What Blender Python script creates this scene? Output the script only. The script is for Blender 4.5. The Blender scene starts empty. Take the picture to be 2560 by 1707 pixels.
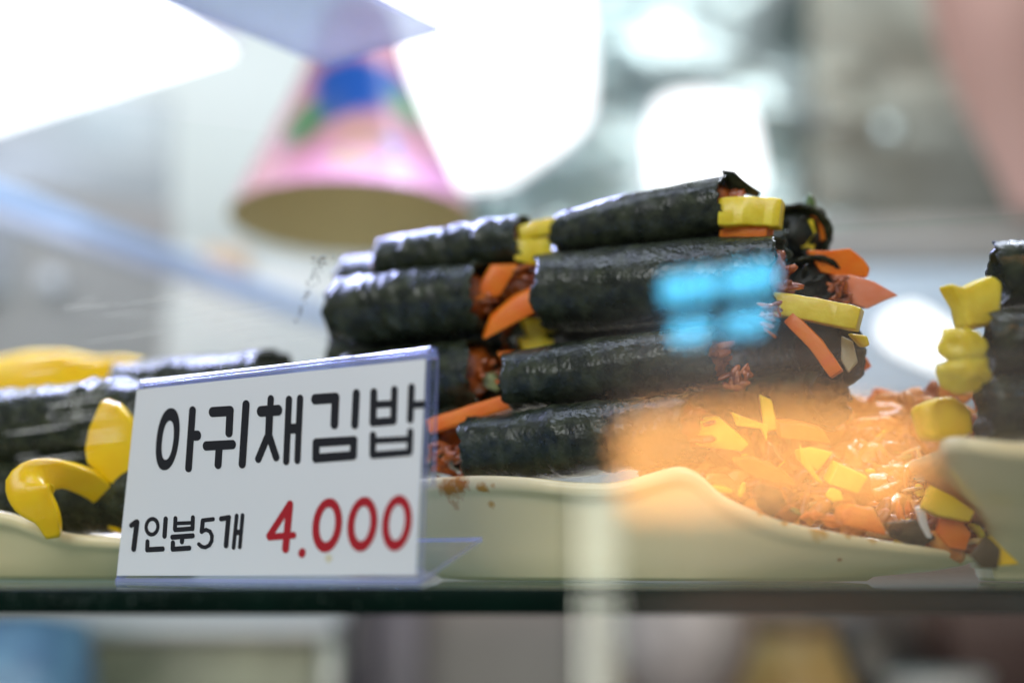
import bpy, bmesh, math, random
from mathutils import Vector, noise
random.seed(7)
S = bpy.context.scene
COL = S.collection

# ------------------------------------------------------------------ camera
FPX, CX, CY = 50 / 36 * 2560, 1280.0, 853.5
PITCH = math.atan((1400 - CY) / FPX)
EYE = Vector((0, 0, 0.0062))
FWD = Vector((0, math.cos(PITCH), math.sin(PITCH)))
UPV = Vector((0, -math.sin(PITCH), math.cos(PITCH)))
cam = bpy.data.cameras.new("camera"); cam_o = bpy.data.objects.new("camera", cam); COL.objects.link(cam_o)
cam_o.location = EYE
cam_o.rotation_euler = (math.pi / 2 + PITCH, 0, 0)
cam.lens = 50; cam.sensor_width = 36
cam.clip_start = 0.01; cam.clip_end = 50
cam.dof.use_dof = True
cam.dof.focus_distance = 0.408
cam.dof.aperture_fstop = 2.8
S.camera = cam_o

# ------------------------------------------------------------------ world, exposure
w = bpy.data.worlds.new("World"); S.world = w; w.use_nodes = True
w.node_tree.nodes["Background"].inputs[0].default_value = (0.93, 0.95, 1.0, 1)
w.node_tree.nodes["Background"].inputs[1].default_value = 0.30
S.view_settings.view_transform = 'Standard'
S.view_settings.look = 'None'
S.view_settings.exposure = 0
S.view_settings.gamma = 1
S.cycles.transparent_max_bounces = 24
S.cycles.max_bounces = 8
S.cycles.sample_clamp_indirect = 6.0
S.cycles.use_denoising = True

def area(name, loc, target, sx, sy, power, color):
    l = bpy.data.lights.new(name, 'AREA'); l.shape = 'RECTANGLE'; l.size = sx; l.size_y = sy
    l.energy = power; l.color = color
    o = bpy.data.objects.new(name, l); COL.objects.link(o); o.location = loc
    o.rotation_euler = (Vector(target) - Vector(loc)).to_track_quat('-Z', 'Y').to_euler()
    return o
# the case's own strip lights at food level, strips added to brighten the back wall and lower level, and the soft light of the market hall in front of the case
area("case_strip_light", (-0.13, 0.615, 0.268), (-0.06, 0.45, 0.05), 0.34, 0.014, 2.4, (0.48, 0.53, 1.0))
area("case_strip_light", (0.22, 0.62, 0.50), (0.12, 0.45, 0.05), 0.35, 0.03, 2.4, (0.76, 0.83, 1.0))
area("case_top_light", (-0.12, 0.42, 0.46), (-0.10, 0.43, 0.0), 0.40, 0.12, 0.7, (0.70, 0.78, 1.0))
area("wall_fill_light", (-0.05, 0.95, 0.62), (0.0, 1.35, 0.15), 1.1, 0.05, 2.2, (0.86, 0.97, 1.0))
area("lower_fill_light", (0.0, 0.62, -0.025), (0.0, 1.0, -0.10), 0.9, 0.03, 0.75, (1.0, 0.90, 0.78))
area("hall_light", (-0.55, -0.7, 0.75), (-0.05, 0.45, 0.0), 0.8, 0.5, 8.0, (0.97, 0.98, 1.0))

# ------------------------------------------------------------------ picture-to-place helpers
def ray(px, py):
    return FWD + Vector((1, 0, 0)) * ((px - CX) / FPX) + UPV * ((CY - py) / FPX)
def at(px, py, Y):
    d = ray(px, py); return EYE + d * (Y / d.y)
def atz(px, py, z):
    d = ray(px, py); return EYE + d * ((z - EYE.z) / d.z)
def onplane(px, py, p, n):
    d = ray(px, py); return EYE + d * ((p - EYE).dot(n) / d.dot(n))
def pxm(Y): return Y / FPX

# ------------------------------------------------------------------ materials
def mat(name, color=(.8, .8, .8), rough=.5, metal=0, spec=.5, coat=0, sss=0, sssr=(1, .5, .2), bump=0, bscale=200,
        color2=None, cscale=60, cbias=.5, emit=None, estr=0, detail=4, stretch=(1, 1, 1)):
    m = bpy.data.materials.new(name); m.use_nodes = True
    nt = m.node_tree; b = nt.nodes["Principled BSDF"]
    b.inputs["Base Color"].default_value = (*color, 1)
    b.inputs["Roughness"].default_value = rough
    b.inputs["Metallic"].default_value = metal
    b.inputs["Specular IOR Level"].default_value = spec
    b.inputs["Coat Weight"].default_value = coat
    b.inputs["Coat Roughness"].default_value = .12
    if sss:
        b.inputs["Subsurface Weight"].default_value = sss
        b.inputs["Subsurface Radius"].default_value = sssr
        b.inputs["Subsurface Scale"].default_value = .003
    if emit:
        b.inputs["Emission Color"].default_value = (*emit, 1); b.inputs["Emission Strength"].default_value = estr
    if bump or color2:
        tc = nt.nodes.new("ShaderNodeTexCoord"); mp = nt.nodes.new("ShaderNodeMapping")
        mp.inputs["Scale"].default_value = stretch
        nt.links.new(tc.outputs["Object"], mp.inputs["Vector"])
    if color2:
        n = nt.nodes.new("ShaderNodeTexNoise"); n.inputs["Scale"].default_value = cscale; n.inputs["Detail"].default_value = detail
        nt.links.new(mp.outputs[0], n.inputs["Vector"])
        r = nt.nodes.new("ShaderNodeValToRGB")
        r.color_ramp.elements[0].position = cbias - .18; r.color_ramp.elements[1].position = cbias + .18
        r.color_ramp.elements[0].color = (*color, 1); r.color_ramp.elements[1].color = (*color2, 1)
        nt.links.new(n.outputs["Fac"], r.inputs[0]); nt.links.new(r.outputs[0], b.inputs["Base Color"])
    if bump:
        n2 = nt.nodes.new("ShaderNodeTexNoise"); n2.inputs["Scale"].default_value = bscale; n2.inputs["Detail"].default_value = 5
        nt.links.new(mp.outputs[0], n2.inputs["Vector"])
        bp = nt.nodes.new("ShaderNodeBump"); bp.inputs["Strength"].default_value = bump; bp.inputs["Distance"].default_value = .001
        nt.links.new(n2.outputs["Fac"], bp.inputs["Height"]); nt.links.new(bp.outputs[0], b.inputs["Normal"])
    return m

def emitter(name, color, strength):
    m = bpy.data.materials.new(name); m.use_nodes = True; nt = m.node_tree
    nt.nodes.remove(nt.nodes["Principled BSDF"])
    e = nt.nodes.new("ShaderNodeEmission"); e.inputs[0].default_value = (*color, 1); e.inputs[1].default_value = strength
    nt.links.new(e.outputs[0], nt.nodes["Material Output"].inputs[0]); return m

def clear(name, tint, base, k0, kf, rough=.03, gloss=(1, 1, 1), body=0.0):
    """thin clear sheet: transparent, a mirror share that grows at grazing angles, and a body colour"""
    m = bpy.data.materials.new(name); m.use_nodes = True; nt = m.node_tree
    nt.nodes.remove(nt.nodes["Principled BSDF"])
    t = nt.nodes.new("ShaderNodeBsdfTransparent"); t.inputs[0].default_value = (*tint, 1)
    d = nt.nodes.new("ShaderNodeBsdfPrincipled"); d.inputs["Base Color"].default_value = (*base, 1); d.inputs["Roughness"].default_value = .3
    g = nt.nodes.new("ShaderNodeBsdfGlossy"); g.inputs[0].default_value = (*gloss, 1); g.inputs["Roughness"].default_value = rough
    lw = nt.nodes.new("ShaderNodeLayerWeight"); lw.inputs[0].default_value = .5
    p = nt.nodes.new("ShaderNodeMath"); p.operation = 'POWER'; p.inputs[1].default_value = 4
    nt.links.new(lw.outputs["Facing"], p.inputs[0])
    ma = nt.nodes.new("ShaderNodeMath"); ma.operation = 'MULTIPLY_ADD'; ma.inputs[1].default_value = kf; ma.inputs[2].default_value = k0
    nt.links.new(p.outputs[0], ma.inputs[0])
    m1 = nt.nodes.new("ShaderNodeMixShader"); m1.inputs[0].default_value = body
    nt.links.new(t.outputs[0], m1.inputs[1]); nt.links.new(d.outputs[0], m1.inputs[2])
    m2 = nt.nodes.new("ShaderNodeMixShader")
    nt.links.new(ma.outputs[0], m2.inputs[0]); nt.links.new(m1.outputs[0], m2.inputs[1]); nt.links.new(g.outputs[0], m2.inputs[2])
    nt.links.new(m2.outputs[0], nt.nodes["Material Output"].inputs[0]); return m

def spots(m, items, warp=.35, wscale=60):
    """printed or stained spots: (x, y, z, radius, softness, colour) in the object's own space, laid over the base colour"""
    nt = m.node_tree; b = nt.nodes["Principled BSDF"]
    tc = nt.nodes.new("ShaderNodeTexCoord")
    n = nt.nodes.new("ShaderNodeTexNoise"); n.inputs["Scale"].default_value = wscale; n.inputs["Detail"].default_value = 3
    nt.links.new(tc.outputs["Object"], n.inputs["Vector"])
    prev = b.inputs["Base Color"].links[0].from_socket if b.inputs["Base Color"].links else None
    base = tuple(b.inputs["Base Color"].default_value)
    for (x, y, z, r, soft, c) in items:
        v = nt.nodes.new("ShaderNodeVectorMath"); v.operation = 'DISTANCE'; v.inputs[1].default_value = (x, y, z)
        nt.links.new(tc.outputs["Object"], v.inputs[0])
        a = nt.nodes.new("ShaderNodeMath"); a.operation = 'MULTIPLY_ADD'; a.inputs[1].default_value = r * warp * 2; a.inputs[2].default_value = -r * warp
        nt.links.new(n.outputs["Fac"], a.inputs[0])
        s = nt.nodes.new("ShaderNodeMath"); s.operation = 'ADD'
        nt.links.new(v.outputs["Value"], s.inputs[0]); nt.links.new(a.outputs[0], s.inputs[1])
        mr = nt.nodes.new("ShaderNodeMapRange"); mr.inputs[1].default_value = r * (1 - soft); mr.inputs[2].default_value = r
        mr.inputs[3].default_value = 1; mr.inputs[4].default_value = 0
        nt.links.new(s.outputs[0], mr.inputs[0])
        mx = nt.nodes.new("ShaderNodeMix"); mx.data_type = 'RGBA'
        nt.links.new(mr.outputs[0], mx.inputs["Factor"])
        if prev: nt.links.new(prev, mx.inputs[6])
        else: mx.inputs[6].default_value = base
        mx.inputs[7].default_value = (*c, 1)
        prev = mx.outputs[2]
    nt.links.new(prev, b.inputs["Base Color"])

NORI = mat("seaweed", (.010, .015, .009), .34, spec=.42, bump=.3, bscale=330, color2=(.050, .060, .030), cscale=230, cbias=.56)
def seaweed_gloss(m):
    nt = m.node_tree; b = nt.nodes["Principled BSDF"]; tc = nt.nodes.new("ShaderNodeTexCoord")
    n = nt.nodes.new("ShaderNodeTexNoise"); n.inputs["Scale"].default_value = 150; n.inputs["Detail"].default_value = 6
    nt.links.new(tc.outputs["Object"], n.inputs["Vector"])
    r = nt.nodes.new("ShaderNodeMapRange"); r.inputs[1].default_value = .35; r.inputs[2].default_value = .68; r.inputs[3].default_value = .15; r.inputs[4].default_value = .40
    nt.links.new(n.outputs["Fac"], r.inputs[0]); nt.links.new(r.outputs[0], b.inputs["Roughness"])
    v = nt.nodes.new("ShaderNodeTexVoronoi"); v.inputs["Scale"].default_value = 700; nt.links.new(tc.outputs["Object"], v.inputs["Vector"])
    bp = nt.nodes.new("ShaderNodeBump"); bp.inputs["Strength"].default_value = .22; bp.inputs["Distance"].default_value = .0006
    old = b.inputs["Normal"].links[0].from_socket
    nt.links.new(v.outputs["Distance"], bp.inputs["Height"]); nt.links.new(old, bp.inputs["Normal"]); nt.links.new(bp.outputs[0], b.inputs["Normal"])
seaweed_gloss(NORI)
NORI_IN = mat("seaweed_inside", (.012, .016, .010), .5, bump=.4, bscale=500)
RADISH = mat("pickled_radish", (.74, .54, .004), .34, coat=.2, spec=.35, sss=.4, sssr=(1, .7, .05), color2=(.90, .74, .07), cscale=160, bump=.12, bscale=900)
RADISH_DEEP = mat("pickled_radish_deep", (.90, .56, .002), .30, coat=.2, spec=.4, sss=.25, sssr=(1, .6, .05), color2=(.94, .64, .006), cscale=120, bump=.12, bscale=700)
CARROT = mat("carrot", (.84, .165, .005), .36, coat=.1, spec=.35, sss=.3, sssr=(1, .3, .1), color2=(.87, .24, .015), cscale=200, bump=.15, bscale=900)
SAUCE = mat("red_sauce", (.20, .035, .006), .16, coat=.7, sss=.2, color2=(.52, .13, .015), cscale=300, bump=.6, bscale=700)
SAUCE_LIGHT = mat("orange_sauce", (.62, .19, .016), .24, coat=.3, sss=.3, color2=(.80, .34, .06), cscale=260, bump=.6, bscale=600)
GREEN = mat("cucumber", (.25, .30, .12), .35, coat=.3, bump=.2, bscale=500)
CREAM = mat("cream_melamine", (.88, .77, .45), .24, coat=.15, spec=.4)
STAINED = mat("cream_melamine_stained", (.88, .77, .45), .24, coat=.15, spec=.4)
PAPER = mat("white_card", (.76, .80, .83), .45, spec=.3)
INK = mat("black_ink", (.012, .013, .018), .5, spec=.3)
RED = mat("red_ink", (.42, .012, .022), .5, spec=.3)
ACRYL = clear("clear_acrylic", (.95, .97, 1.0), (.7, .76, .95), .06, .7, .06, body=.02)
ACRYL_EDGE = clear("clear_acrylic_edge", (.86, .89, 1.0), (.42, .48, .96), .14, .6, .10, body=.42)
ACRYL_TRAY = clear("blue_tinted_acrylic", (.92, .95, 1.0), (.78, .83, .96), .05, .5, .05, body=.46)
PANE = clear("front_glass", (.985, .99, .985), (.62, .60, .56), .046, .6, .0)
def smudge_veil(m):
    """wiped, greasy glass: streaks of dirt and a haze veil painted into its body and a soft second mirror lobe"""
    nt = m.node_tree; N = nt.nodes; Lk = nt.links
    tc = N.new("ShaderNodeTexCoord"); mp = N.new("ShaderNodeMapping"); mp.inputs["Scale"].default_value = (5, 70, 70); mp.inputs["Rotation"].default_value = (0, .12, 0)
    Lk.new(tc.outputs["Object"], mp.inputs["Vector"])
    n = N.new("ShaderNodeTexNoise"); n.inputs["Scale"].default_value = 2.2; n.inputs["Detail"].default_value = 7; Lk.new(mp.outputs[0], n.inputs["Vector"])
    r = N.new("ShaderNodeMapRange"); r.inputs[1].default_value = .30; r.inputs[2].default_value = .75; r.inputs[3].default_value = .008; r.inputs[4].default_value = .075
    Lk.new(n.outputs["Fac"], r.inputs[0])
    mixes = [x for x in N if x.type == 'MIX_SHADER']
    body = [x for x in mixes if not x.inputs[0].is_linked][0]; top = [x for x in mixes if x.inputs[0].is_linked][0]
    # fade dirt and painted veil so the pane's left and upper edges show no step
    geo = N.new("ShaderNodeNewGeometry"); sep = N.new("ShaderNodeSeparateXYZ"); Lk.new(geo.outputs["Position"], sep.inputs[0])
    def ramp(sock, a, b, out):
        q = N.new("ShaderNodeMapRange"); q.interpolation_type = 'SMOOTHSTEP'; q.inputs[1].default_value = a; q.inputs[2].default_value = b; q.inputs[3].default_value = out[0]; q.inputs[4].default_value = out[1]
        Lk.new(sock, q.inputs[0]); return q.outputs[0]
    def mul(a, b):
        q = N.new("ShaderNodeMath"); q.operation = 'MULTIPLY'; Lk.new(a, q.inputs[0])
        if isinstance(b, float): q.inputs[1].default_value = b
        else: Lk.new(b, q.inputs[1])
        return q.outputs[0]
    fade = mul(ramp(sep.outputs["X"], .0115, .055, (0, 1)), mul(ramp(sep.outputs["Z"], .055, .086, (1, 0)), ramp(sep.outputs["Z"], -.018, -.007, (.12, 1))))
    Lk.new(mul(r.outputs[0], fade), body.inputs[0])
    g1 = top.inputs[2].links[0].from_node
    g2 = N.new("ShaderNodeBsdfGlossy"); g2.inputs["Roughness"].default_value = .22
    mg = N.new("ShaderNodeMixShader"); Lk.new(mul(fade, .25), mg.inputs[0])
    Lk.new(g1.outputs[0], mg.inputs[1]); Lk.new(g2.outputs[0], mg.inputs[2]); Lk.new(mg.outputs[0], top.inputs[2])
smudge_veil(PANE)
SHELFG = clear("shelf_glass", (.72, .86, .80), (.02, .08, .06), .06, .7, .02, body=.15)
SHELF_EDGE = mat("shelf_glass_edge", (.001, .007, .0045), .5, spec=.05, color2=(.002, .014, .009), cscale=40)
spots(SHELF_EDGE, [(-.167, 0, -.003, .007, .8, (.0, .16, .05))])
STEEL = mat("brushed_steel", (.42, .46, .50), .42, metal=.7, color2=(.56, .58, .60), cscale=12, stretch=(1, 1, 9))
FOIL = mat("crumpled_foil", (.56, .67, .67), .30, metal=.8, color2=(.70, .80, .80), cscale=9)

# ------------------------------------------------------------------ object helpers
def tag(o, label, cat, group=None, kind=None):
    if label: o["label"] = label
    if cat: o["category"] = cat
    if group: o["group"] = group
    if kind: o["kind"] = kind
    return o
def root(name, loc, label, cat, group=None):
    o = bpy.data.objects.new(name, None); COL.objects.link(o); o.location = loc; o.empty_display_size = .01
    return tag(o, label, cat, group)
def origin_of(p):
    v = Vector((0, 0, 0))
    while p is not None:
        v += Vector(p.location); p = p.parent
    return v
def obj(name, verts, faces, m, parent=None, smooth=True, bevel=0, seg=2, sub=0, origin=None, fm=None):
    """one mesh object; verts are in world space"""
    off = origin_of(parent)
    loc = Vector((0, 0, 0))
    if parent is None:
        loc = Vector(origin) if origin is not None else sum((Vector(v) for v in verts), Vector()) / len(verts)
        off = loc
    me = bpy.data.meshes.new(name)
    me.from_pydata([tuple(Vector(v) - off) for v in verts], [], faces)
    ms = m if isinstance(m, (list, tuple)) else [m]
    for mm in ms: me.materials.append(mm)
    if fm: me.polygons.foreach_set("material_index", fm)
    if smooth: me.polygons.foreach_set("use_smooth", [True] * len(me.polygons))
    me.validate()
    bm = bmesh.new(); bm.from_mesh(me); bmesh.ops.recalc_face_normals(bm, faces=bm.faces); bm.to_mesh(me); bm.free()
    o = bpy.data.objects.new(name, me); COL.objects.link(o); o.location = loc; o.parent = parent
    if bevel:
        md = o.modifiers.new("bevel", 'BEVEL'); md.width = bevel; md.segments = seg; md.limit_method = 'ANGLE'; md.angle_limit = .5
        md.harden_normals = False
    if sub:
        md = o.modifiers.new("subdivision", 'SUBSURF'); md.levels = sub; md.render_levels = sub
    return o
def box(name, lo, hi, m, parent=None, bevel=.001, fm=None, origin=None):
    x0, y0, z0 = lo; x1, y1, z1 = hi
    v = [(x0, y0, z0), (x1, y0, z0), (x1, y1, z0), (x0, y1, z0), (x0, y0, z1), (x1, y0, z1), (x1, y1, z1), (x0, y1, z1)]
    f = [(0, 3, 2, 1), (4, 5, 6, 7), (0, 1, 5, 4), (1, 2, 6, 5), (2, 3, 7, 6), (3, 0, 4, 7)]
    return obj(name, v, f, m, parent, smooth=bool(bevel), bevel=bevel, fm=fm, origin=origin)
def hexa(name, a, b, m, parent=None, bevel=0, fm=None):
    """solid between quad a (front) and quad b (back)"""
    v = list(a) + list(b)
    f = [(0, 1, 2, 3), (7, 6, 5, 4), (0, 4, 5, 1), (1, 5, 6, 2), (2, 6, 7, 3), (3, 7, 4, 0)]
    return obj(name, v, f, m, parent, smooth=bool(bevel), bevel=bevel, fm=fm)
def slab(name, pts, m, parent=None, thick=.004, bevel=.0008, push=None, wob=.0006, seed=0):
    """a flat cut piece: outline pts (world), thick along the view depth, edges rounded"""
    n = len(pts); push = push or Vector((random.uniform(-.3, .3), 1, random.uniform(-.1, .5))).normalized()
    front = [Vector(p) + Vector((random.uniform(-1, 1), random.uniform(-1, 1), random.uniform(-1, 1))) * wob for p in pts]
    back = [p + push * thick for p in front]
    f = [tuple(range(n)), tuple(range(2 * n - 1, n - 1, -1))] + [(i, n + i, n + (i + 1) % n, (i + 1) % n) for i in range(n)]
    return obj(name, front + back, f, m, parent, bevel=bevel, seg=3)
def pslab(name, pxs, Y, m, parent=None, thick=.004, bevel=.0005, tilt=0, wob=.0005):
    """slab with its outline given as picture points at depth Y, tilted in depth along its width"""
    xs = [p[0] for p in pxs]; mid = sum(xs) / len(xs); span = max(1, max(xs) - min(xs))
    return slab(name, [at(x, y, Y + tilt * (x - mid) / span) for x, y in pxs], m, parent, thick, bevel, wob=wob)
def strip(name, pts, wid, hei, m, parent=None, twist=0, seed=0, rough=.06):
    """a cut stick: rounded rectangular section swept along pts"""
    pts = [Vector(p) for p in pts]
    fine = []
    for i in range(len(pts) - 1):
        for k in range(4): fine.append(pts[i].lerp(pts[i + 1], k / 4))
    fine.append(pts[-1])
    sec = [(-.5, -.44), (-.44, -.5), (.44, -.5), (.5, -.44), (.5, .44), (.44, .5), (-.44, .5), (-.5, .44)]
    V, F = [], []
    for i, p in enumerate(fine):
        t = (fine[min(i + 1, len(fine) - 1)] - fine[max(i - 1, 0)]).normalized()
        u = Vector((0, 0, 1)); u = (u - t * u.dot(t))
        u = u.normalized() if u.length > .1 else Vector((0, 1, 0))
        s = t.cross(u)
        a = twist * i / len(fine)
        u, s = u * math.cos(a) + s * math.sin(a), s * math.cos(a) - u * math.sin(a)
        end = .94 if i in (0, len(fine) - 1) else 1
        for (x, y) in sec:
            k = end * (1 + rough * noise.noise(Vector((i * .9, x * 2 + seed, y * 2))))
            V.append(p + s * (x * wid * k) + u * (y * hei * k))
    for i in range(len(fine) - 1):
        for j in range(8):
            F.append((i * 8 + j, i * 8 + (j + 1) % 8, (i + 1) * 8 + (j + 1) % 8, (i + 1) * 8 + j))
    F += [tuple(range(7, -1, -1)), tuple(range((len(fine) - 1) * 8, len(fine) * 8))]
    o = obj(name, V, F, m, parent, sub=0)
    md = o.modifiers.new("bevel", 'BEVEL'); md.width = wid * .06; md.segments = 2; md.limit_method = 'ANGLE'; md.angle_limit = .7
    return o
def blob_data(c, r, seed, n=3, amp=.35, freq=1.4, sq=(1, 1, 1)):
    bm = bmesh.new(); bmesh.ops.create_icosphere(bm, subdivisions=n, radius=1)
    V = []
    for v in bm.verts:
        d = v.co.normalized()
        k = 1 + amp * noise.noise(d * freq + Vector((seed * 7.3, seed * 1.7, 0))) + amp * .35 * noise.noise(d * freq * 3.3 + Vector((0, seed, 3)))
        V.append(Vector(c) + Vector((d.x * sq[0], d.y * sq[1], d.z * sq[2])) * (r * k))
    F = [tuple(v.index for v in f.verts) for f in bm.faces]; bm.free()
    return V, F
def blob(name, c, r, m, parent=None, seed=0, **k):
    V, F = blob_data(c, r, seed, **k); return obj(name, V, F, m, parent)
def join_data(parts):
    V, F = [], []
    for v, f in parts:
        o = len(V); V += v; F += [tuple(i + o for i in t) for t in f]
    return V, F

# ------------------------------------------------------------------ the setting of the case
WALL = mat("pale_case_wall", (.74, .80, .80), .35, color2=(.80, .85, .85), cscale=3)
tag(box("back_wall", (-1.2, 1.35, -.5), (1.2, 1.40, .9), WALL, bevel=0), None, None, kind="structure")
FLOORM = mat("brown_counter", (.10, .085, .075), .4, color2=(.16, .13, .11), cscale=4)
tag(box("counter", (-1.2, .60, -.20), (1.2, 1.35, -.16), FLOORM, bevel=.002), None, None, kind="structure")

# glass shelf with its dark green front edge
sh = root("glass_shelf", (0, .346, 0), "thick glass shelf with dark green front edge carrying the plates", "shelf")
box("shelf_sheet", (-.55, .3475, -.0068), (.55, .95, 0), SHELFG, sh, bevel=0)
V = []; SP = 120
for i in range(SP + 1):
    x = -.55 + 1.1 * i / SP
    for (y, z) in ((.3475, 0.0), (.3465, -.0003), (.3460, -.0012), (.3460, -.0056), (.3465, -.0065), (.3475, -.0068)):
        V.append((x, y + .00008 * noise.noise(Vector((x * 300, z * 900, 0))), z))
F = [(i * 6 + j, i * 6 + j + 1, (i + 1) * 6 + j + 1, (i + 1) * 6 + j) for i in range(SP) for j in range(5)]
obj("polished_edge", V, F, SHELF_EDGE, sh)
DUST = mat("dust", (.42, .50, .46), .8)
specks = []
for k in range(150):
    px = random.choice([random.uniform(0, 420), random.uniform(0, 1100)]); py = random.uniform(1462, 1516)
    c = at(px, py, .3458); r = random.uniform(.00004, .00013)
    specks.append(blob_data(c, r, k, n=1, sq=(random.uniform(1, 3), .5, random.uniform(.5, 1))))
V, F = join_data(specks); o = obj("dust_specks", V, F, DUST, sh); o["kind"] = "stuff"

# ------------------------------------------------------------------ background above the shelf (all of it far out of focus)
OPAL = emitter("lit_opal_panel", (.93, .96, 1.0), 3.2)
OPAL2 = emitter("lit_opal_lamp", (.96, .98, 1.0), 2.6)
HOUS = mat("white_lamp_housing", (.75, .78, .85), .35)
# overhead light panel, its corner pointing right
z = .285
A, B, Cc = atz(592, 140, z), atz(-60, 342, z), atz(385, -4, z)
lp = root("light_panel", A, "white overhead light panel with a sharp corner in the upper left", "light panel")
q = [A, B, B + (Cc - A) * 1.15 , Cc]
e = [Vector(p) + Vector((0, 0, .012)) for p in q]
q = [A, A + (B - A) * 1.2, A + (B - A) * 1.2 + (Cc - A) * 3.2, A + (Cc - A) * 3.2]
e = [Vector(p) + Vector((0, 0, .012)) for p in q]
hexa("housing", [p + Vector((0, 0, .002)) for p in q], e, HOUS, lp)
cen = sum(q, Vector()) / 4
hexa("diffuser", [cen + (p - cen) * .985 for p in q], [cen + (p - cen) * .985 + Vector((0, 0, .0019)) for p in q], OPAL, lp)

def lamp_poly(name, label, pxs, Y, depth=.03, m=OPAL2):
    r = root(name, at(*pxs[0], Y), label, "lamp")
    pts = [at(x, y, Y) for x, y in pxs]; n = len(pts)
    back = [p + Vector((0, depth, 0)) for p in pts]
    f = [tuple(range(n)), tuple(range(2 * n - 1, n - 1, -1))] + [(i, n + i, n + (i + 1) % n, (i + 1) % n) for i in range(n)]
    obj("diffuser", pts + back, f, m, r, bevel=.012, seg=4)
    c = sum(pts, Vector()) / n
    v = [c + (p - c) * 1.04 + Vector((0, depth + .001, 0)) for p in pts]; v2 = [p + Vector((0, .01, 0)) for p in v]
    obj("back_plate", v + v2, f, HOUS, r, bevel=.002)
lamp_poly("ceiling_lamp", "big glaring white lamp behind the printed shade", [(930, -90), (1455, -90), (1478, 120), (1472, 280), (1400, 345), (1265, 440), (1120, 450), (1000, 330)], 1.1)
lamp_poly("foil_glare", "square glowing shape for the white glare on the foil just above the rolls", [(1650, 232), (1760, 222), (1880, 255), (1905, 380), (1915, 475), (1640, 475), (1632, 330)], 1.08)  # glowing shape placed in lieu of a lamp reflection in the foil
lamp_poly("small_glare", "small glowing oval shape for the white glare beside the pink carrot tips", [(2225, 800), (2250, 765), (2290, 757), (2340, 785), (2440, 850), (2430, 905), (2385, 910), (2290, 870), (2240, 840)], .82, .03)  # glowing shape placed for a small white glare

# crumpled foil lining
def foil(name, px0, px1, py0, py1, Y, m, label, seed, amp=1.0):
    nx, nz = 90, 60; V = []
    for j in range(nz + 1):
        for i in range(nx + 1):
            p = at(px0 + (px1 - px0) * i / nx, py0 + (py1 - py0) * j / nz, Y)
            q3 = Vector((p.x * 7 + p.z * 2, p.z * 13, seed))
            h = abs(noise.noise(q3 * .7)) * .085 + abs(noise.noise(q3 * 1.7)) * .03 + abs(noise.noise(q3 * 3.6)) * .012
            V.append(p + Vector((0, -h * amp, 0)))
    F = [(j * (nx + 1) + i, j * (nx + 1) + i + 1, (j + 1) * (nx + 1) + i + 1, (j + 1) * (nx + 1) + i) for j in range(nz) for i in range(nx)]
    o = obj(name, V, F, m)
    md = o.modifiers.new("thickness", 'SOLIDIFY'); md.thickness = .0015
    return tag(o, label, "foil")
foil("foil_sheet", 1080, 2200, -160, 820, 1.24, FOIL, "crumpled silver foil sheet hung on the back wall behind the rolls", 1.3)
TAUPE = mat("dull_foil", (.24, .23, .185), .42, metal=.4, color2=(.33, .33, .29), cscale=14)
foil("foil_sheet", 2020, 2950, -220, 640, 1.20, TAUPE, "duller taupe foil sheet hung behind the pink cloth", 4.1, .22)

PINK = mat("pink_standin", (.52, .31, .27), .8, color2=(.58, .36, .31), cscale=8)
V = []; n1, n2 = 30, 18
for j in range(n2 + 1):
    t = j / n2
    for i in range(n1 + 1):
        s = i / n1
        left = 2330 + 190 * t ** 1.6 - 25 * math.sin(t * 5)
        p = at(left + (2820 - left) * s, -160 + 700 * t, .98)
        V.append(p + Vector((0, .006 * math.sin(s * 9 + t * 2), 0)))
F = [(j * (n1 + 1) + i, j * (n1 + 1) + i + 1, (j + 1) * (n1 + 1) + i + 1, (j + 1) * (n1 + 1) + i) for j in range(n2) for i in range(n1)]
o = obj("standin", V, F, PINK); md = o.modifiers.new("thickness", 'SOLIDIFY'); md.thickness = .002  # pink sheet standing in for a person's blurred hand
tag(o, "dull pink cloth hanging at the upper right", "standin")

# grey shelf bar and pale blue tray on the right
GREYB = mat("grey_brown_bar", (.34, .32, .29), .5, color2=(.44, .42, .39), cscale=14, stretch=(1, 1, 12))
tag(hexa("metal_bar", [at(1950, 665, 1.0), at(2900, 665, .98), at(2900, 540, .98), at(1950, 560, 1.0)],
     [at(1950, 660, 1.06), at(2900, 660, 1.04), at(2900, 540, 1.04), at(1950, 560, 1.06)], GREYB, bevel=.003), "grey brown metal bar across the back at the right", "bar")
BLUET = mat("pale_blue_tray", (.42, .54, .66), .4, color2=(.62, .72, .80), cscale=10, stretch=(1, 1, 8))
tag(hexa("tray", [at(2000, 1010, .95), at(2900, 1010, .95), at(2900, 668, .97), at(2000, 672, .97)],
     [at(2000, 1000, 1.02), at(2900, 1000, 1.02), at(2900, 668, 1.02), at(2000, 672, 1.02)], BLUET, bevel=.004), "pale blue tray standing behind the right plate", "tray")

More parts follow.
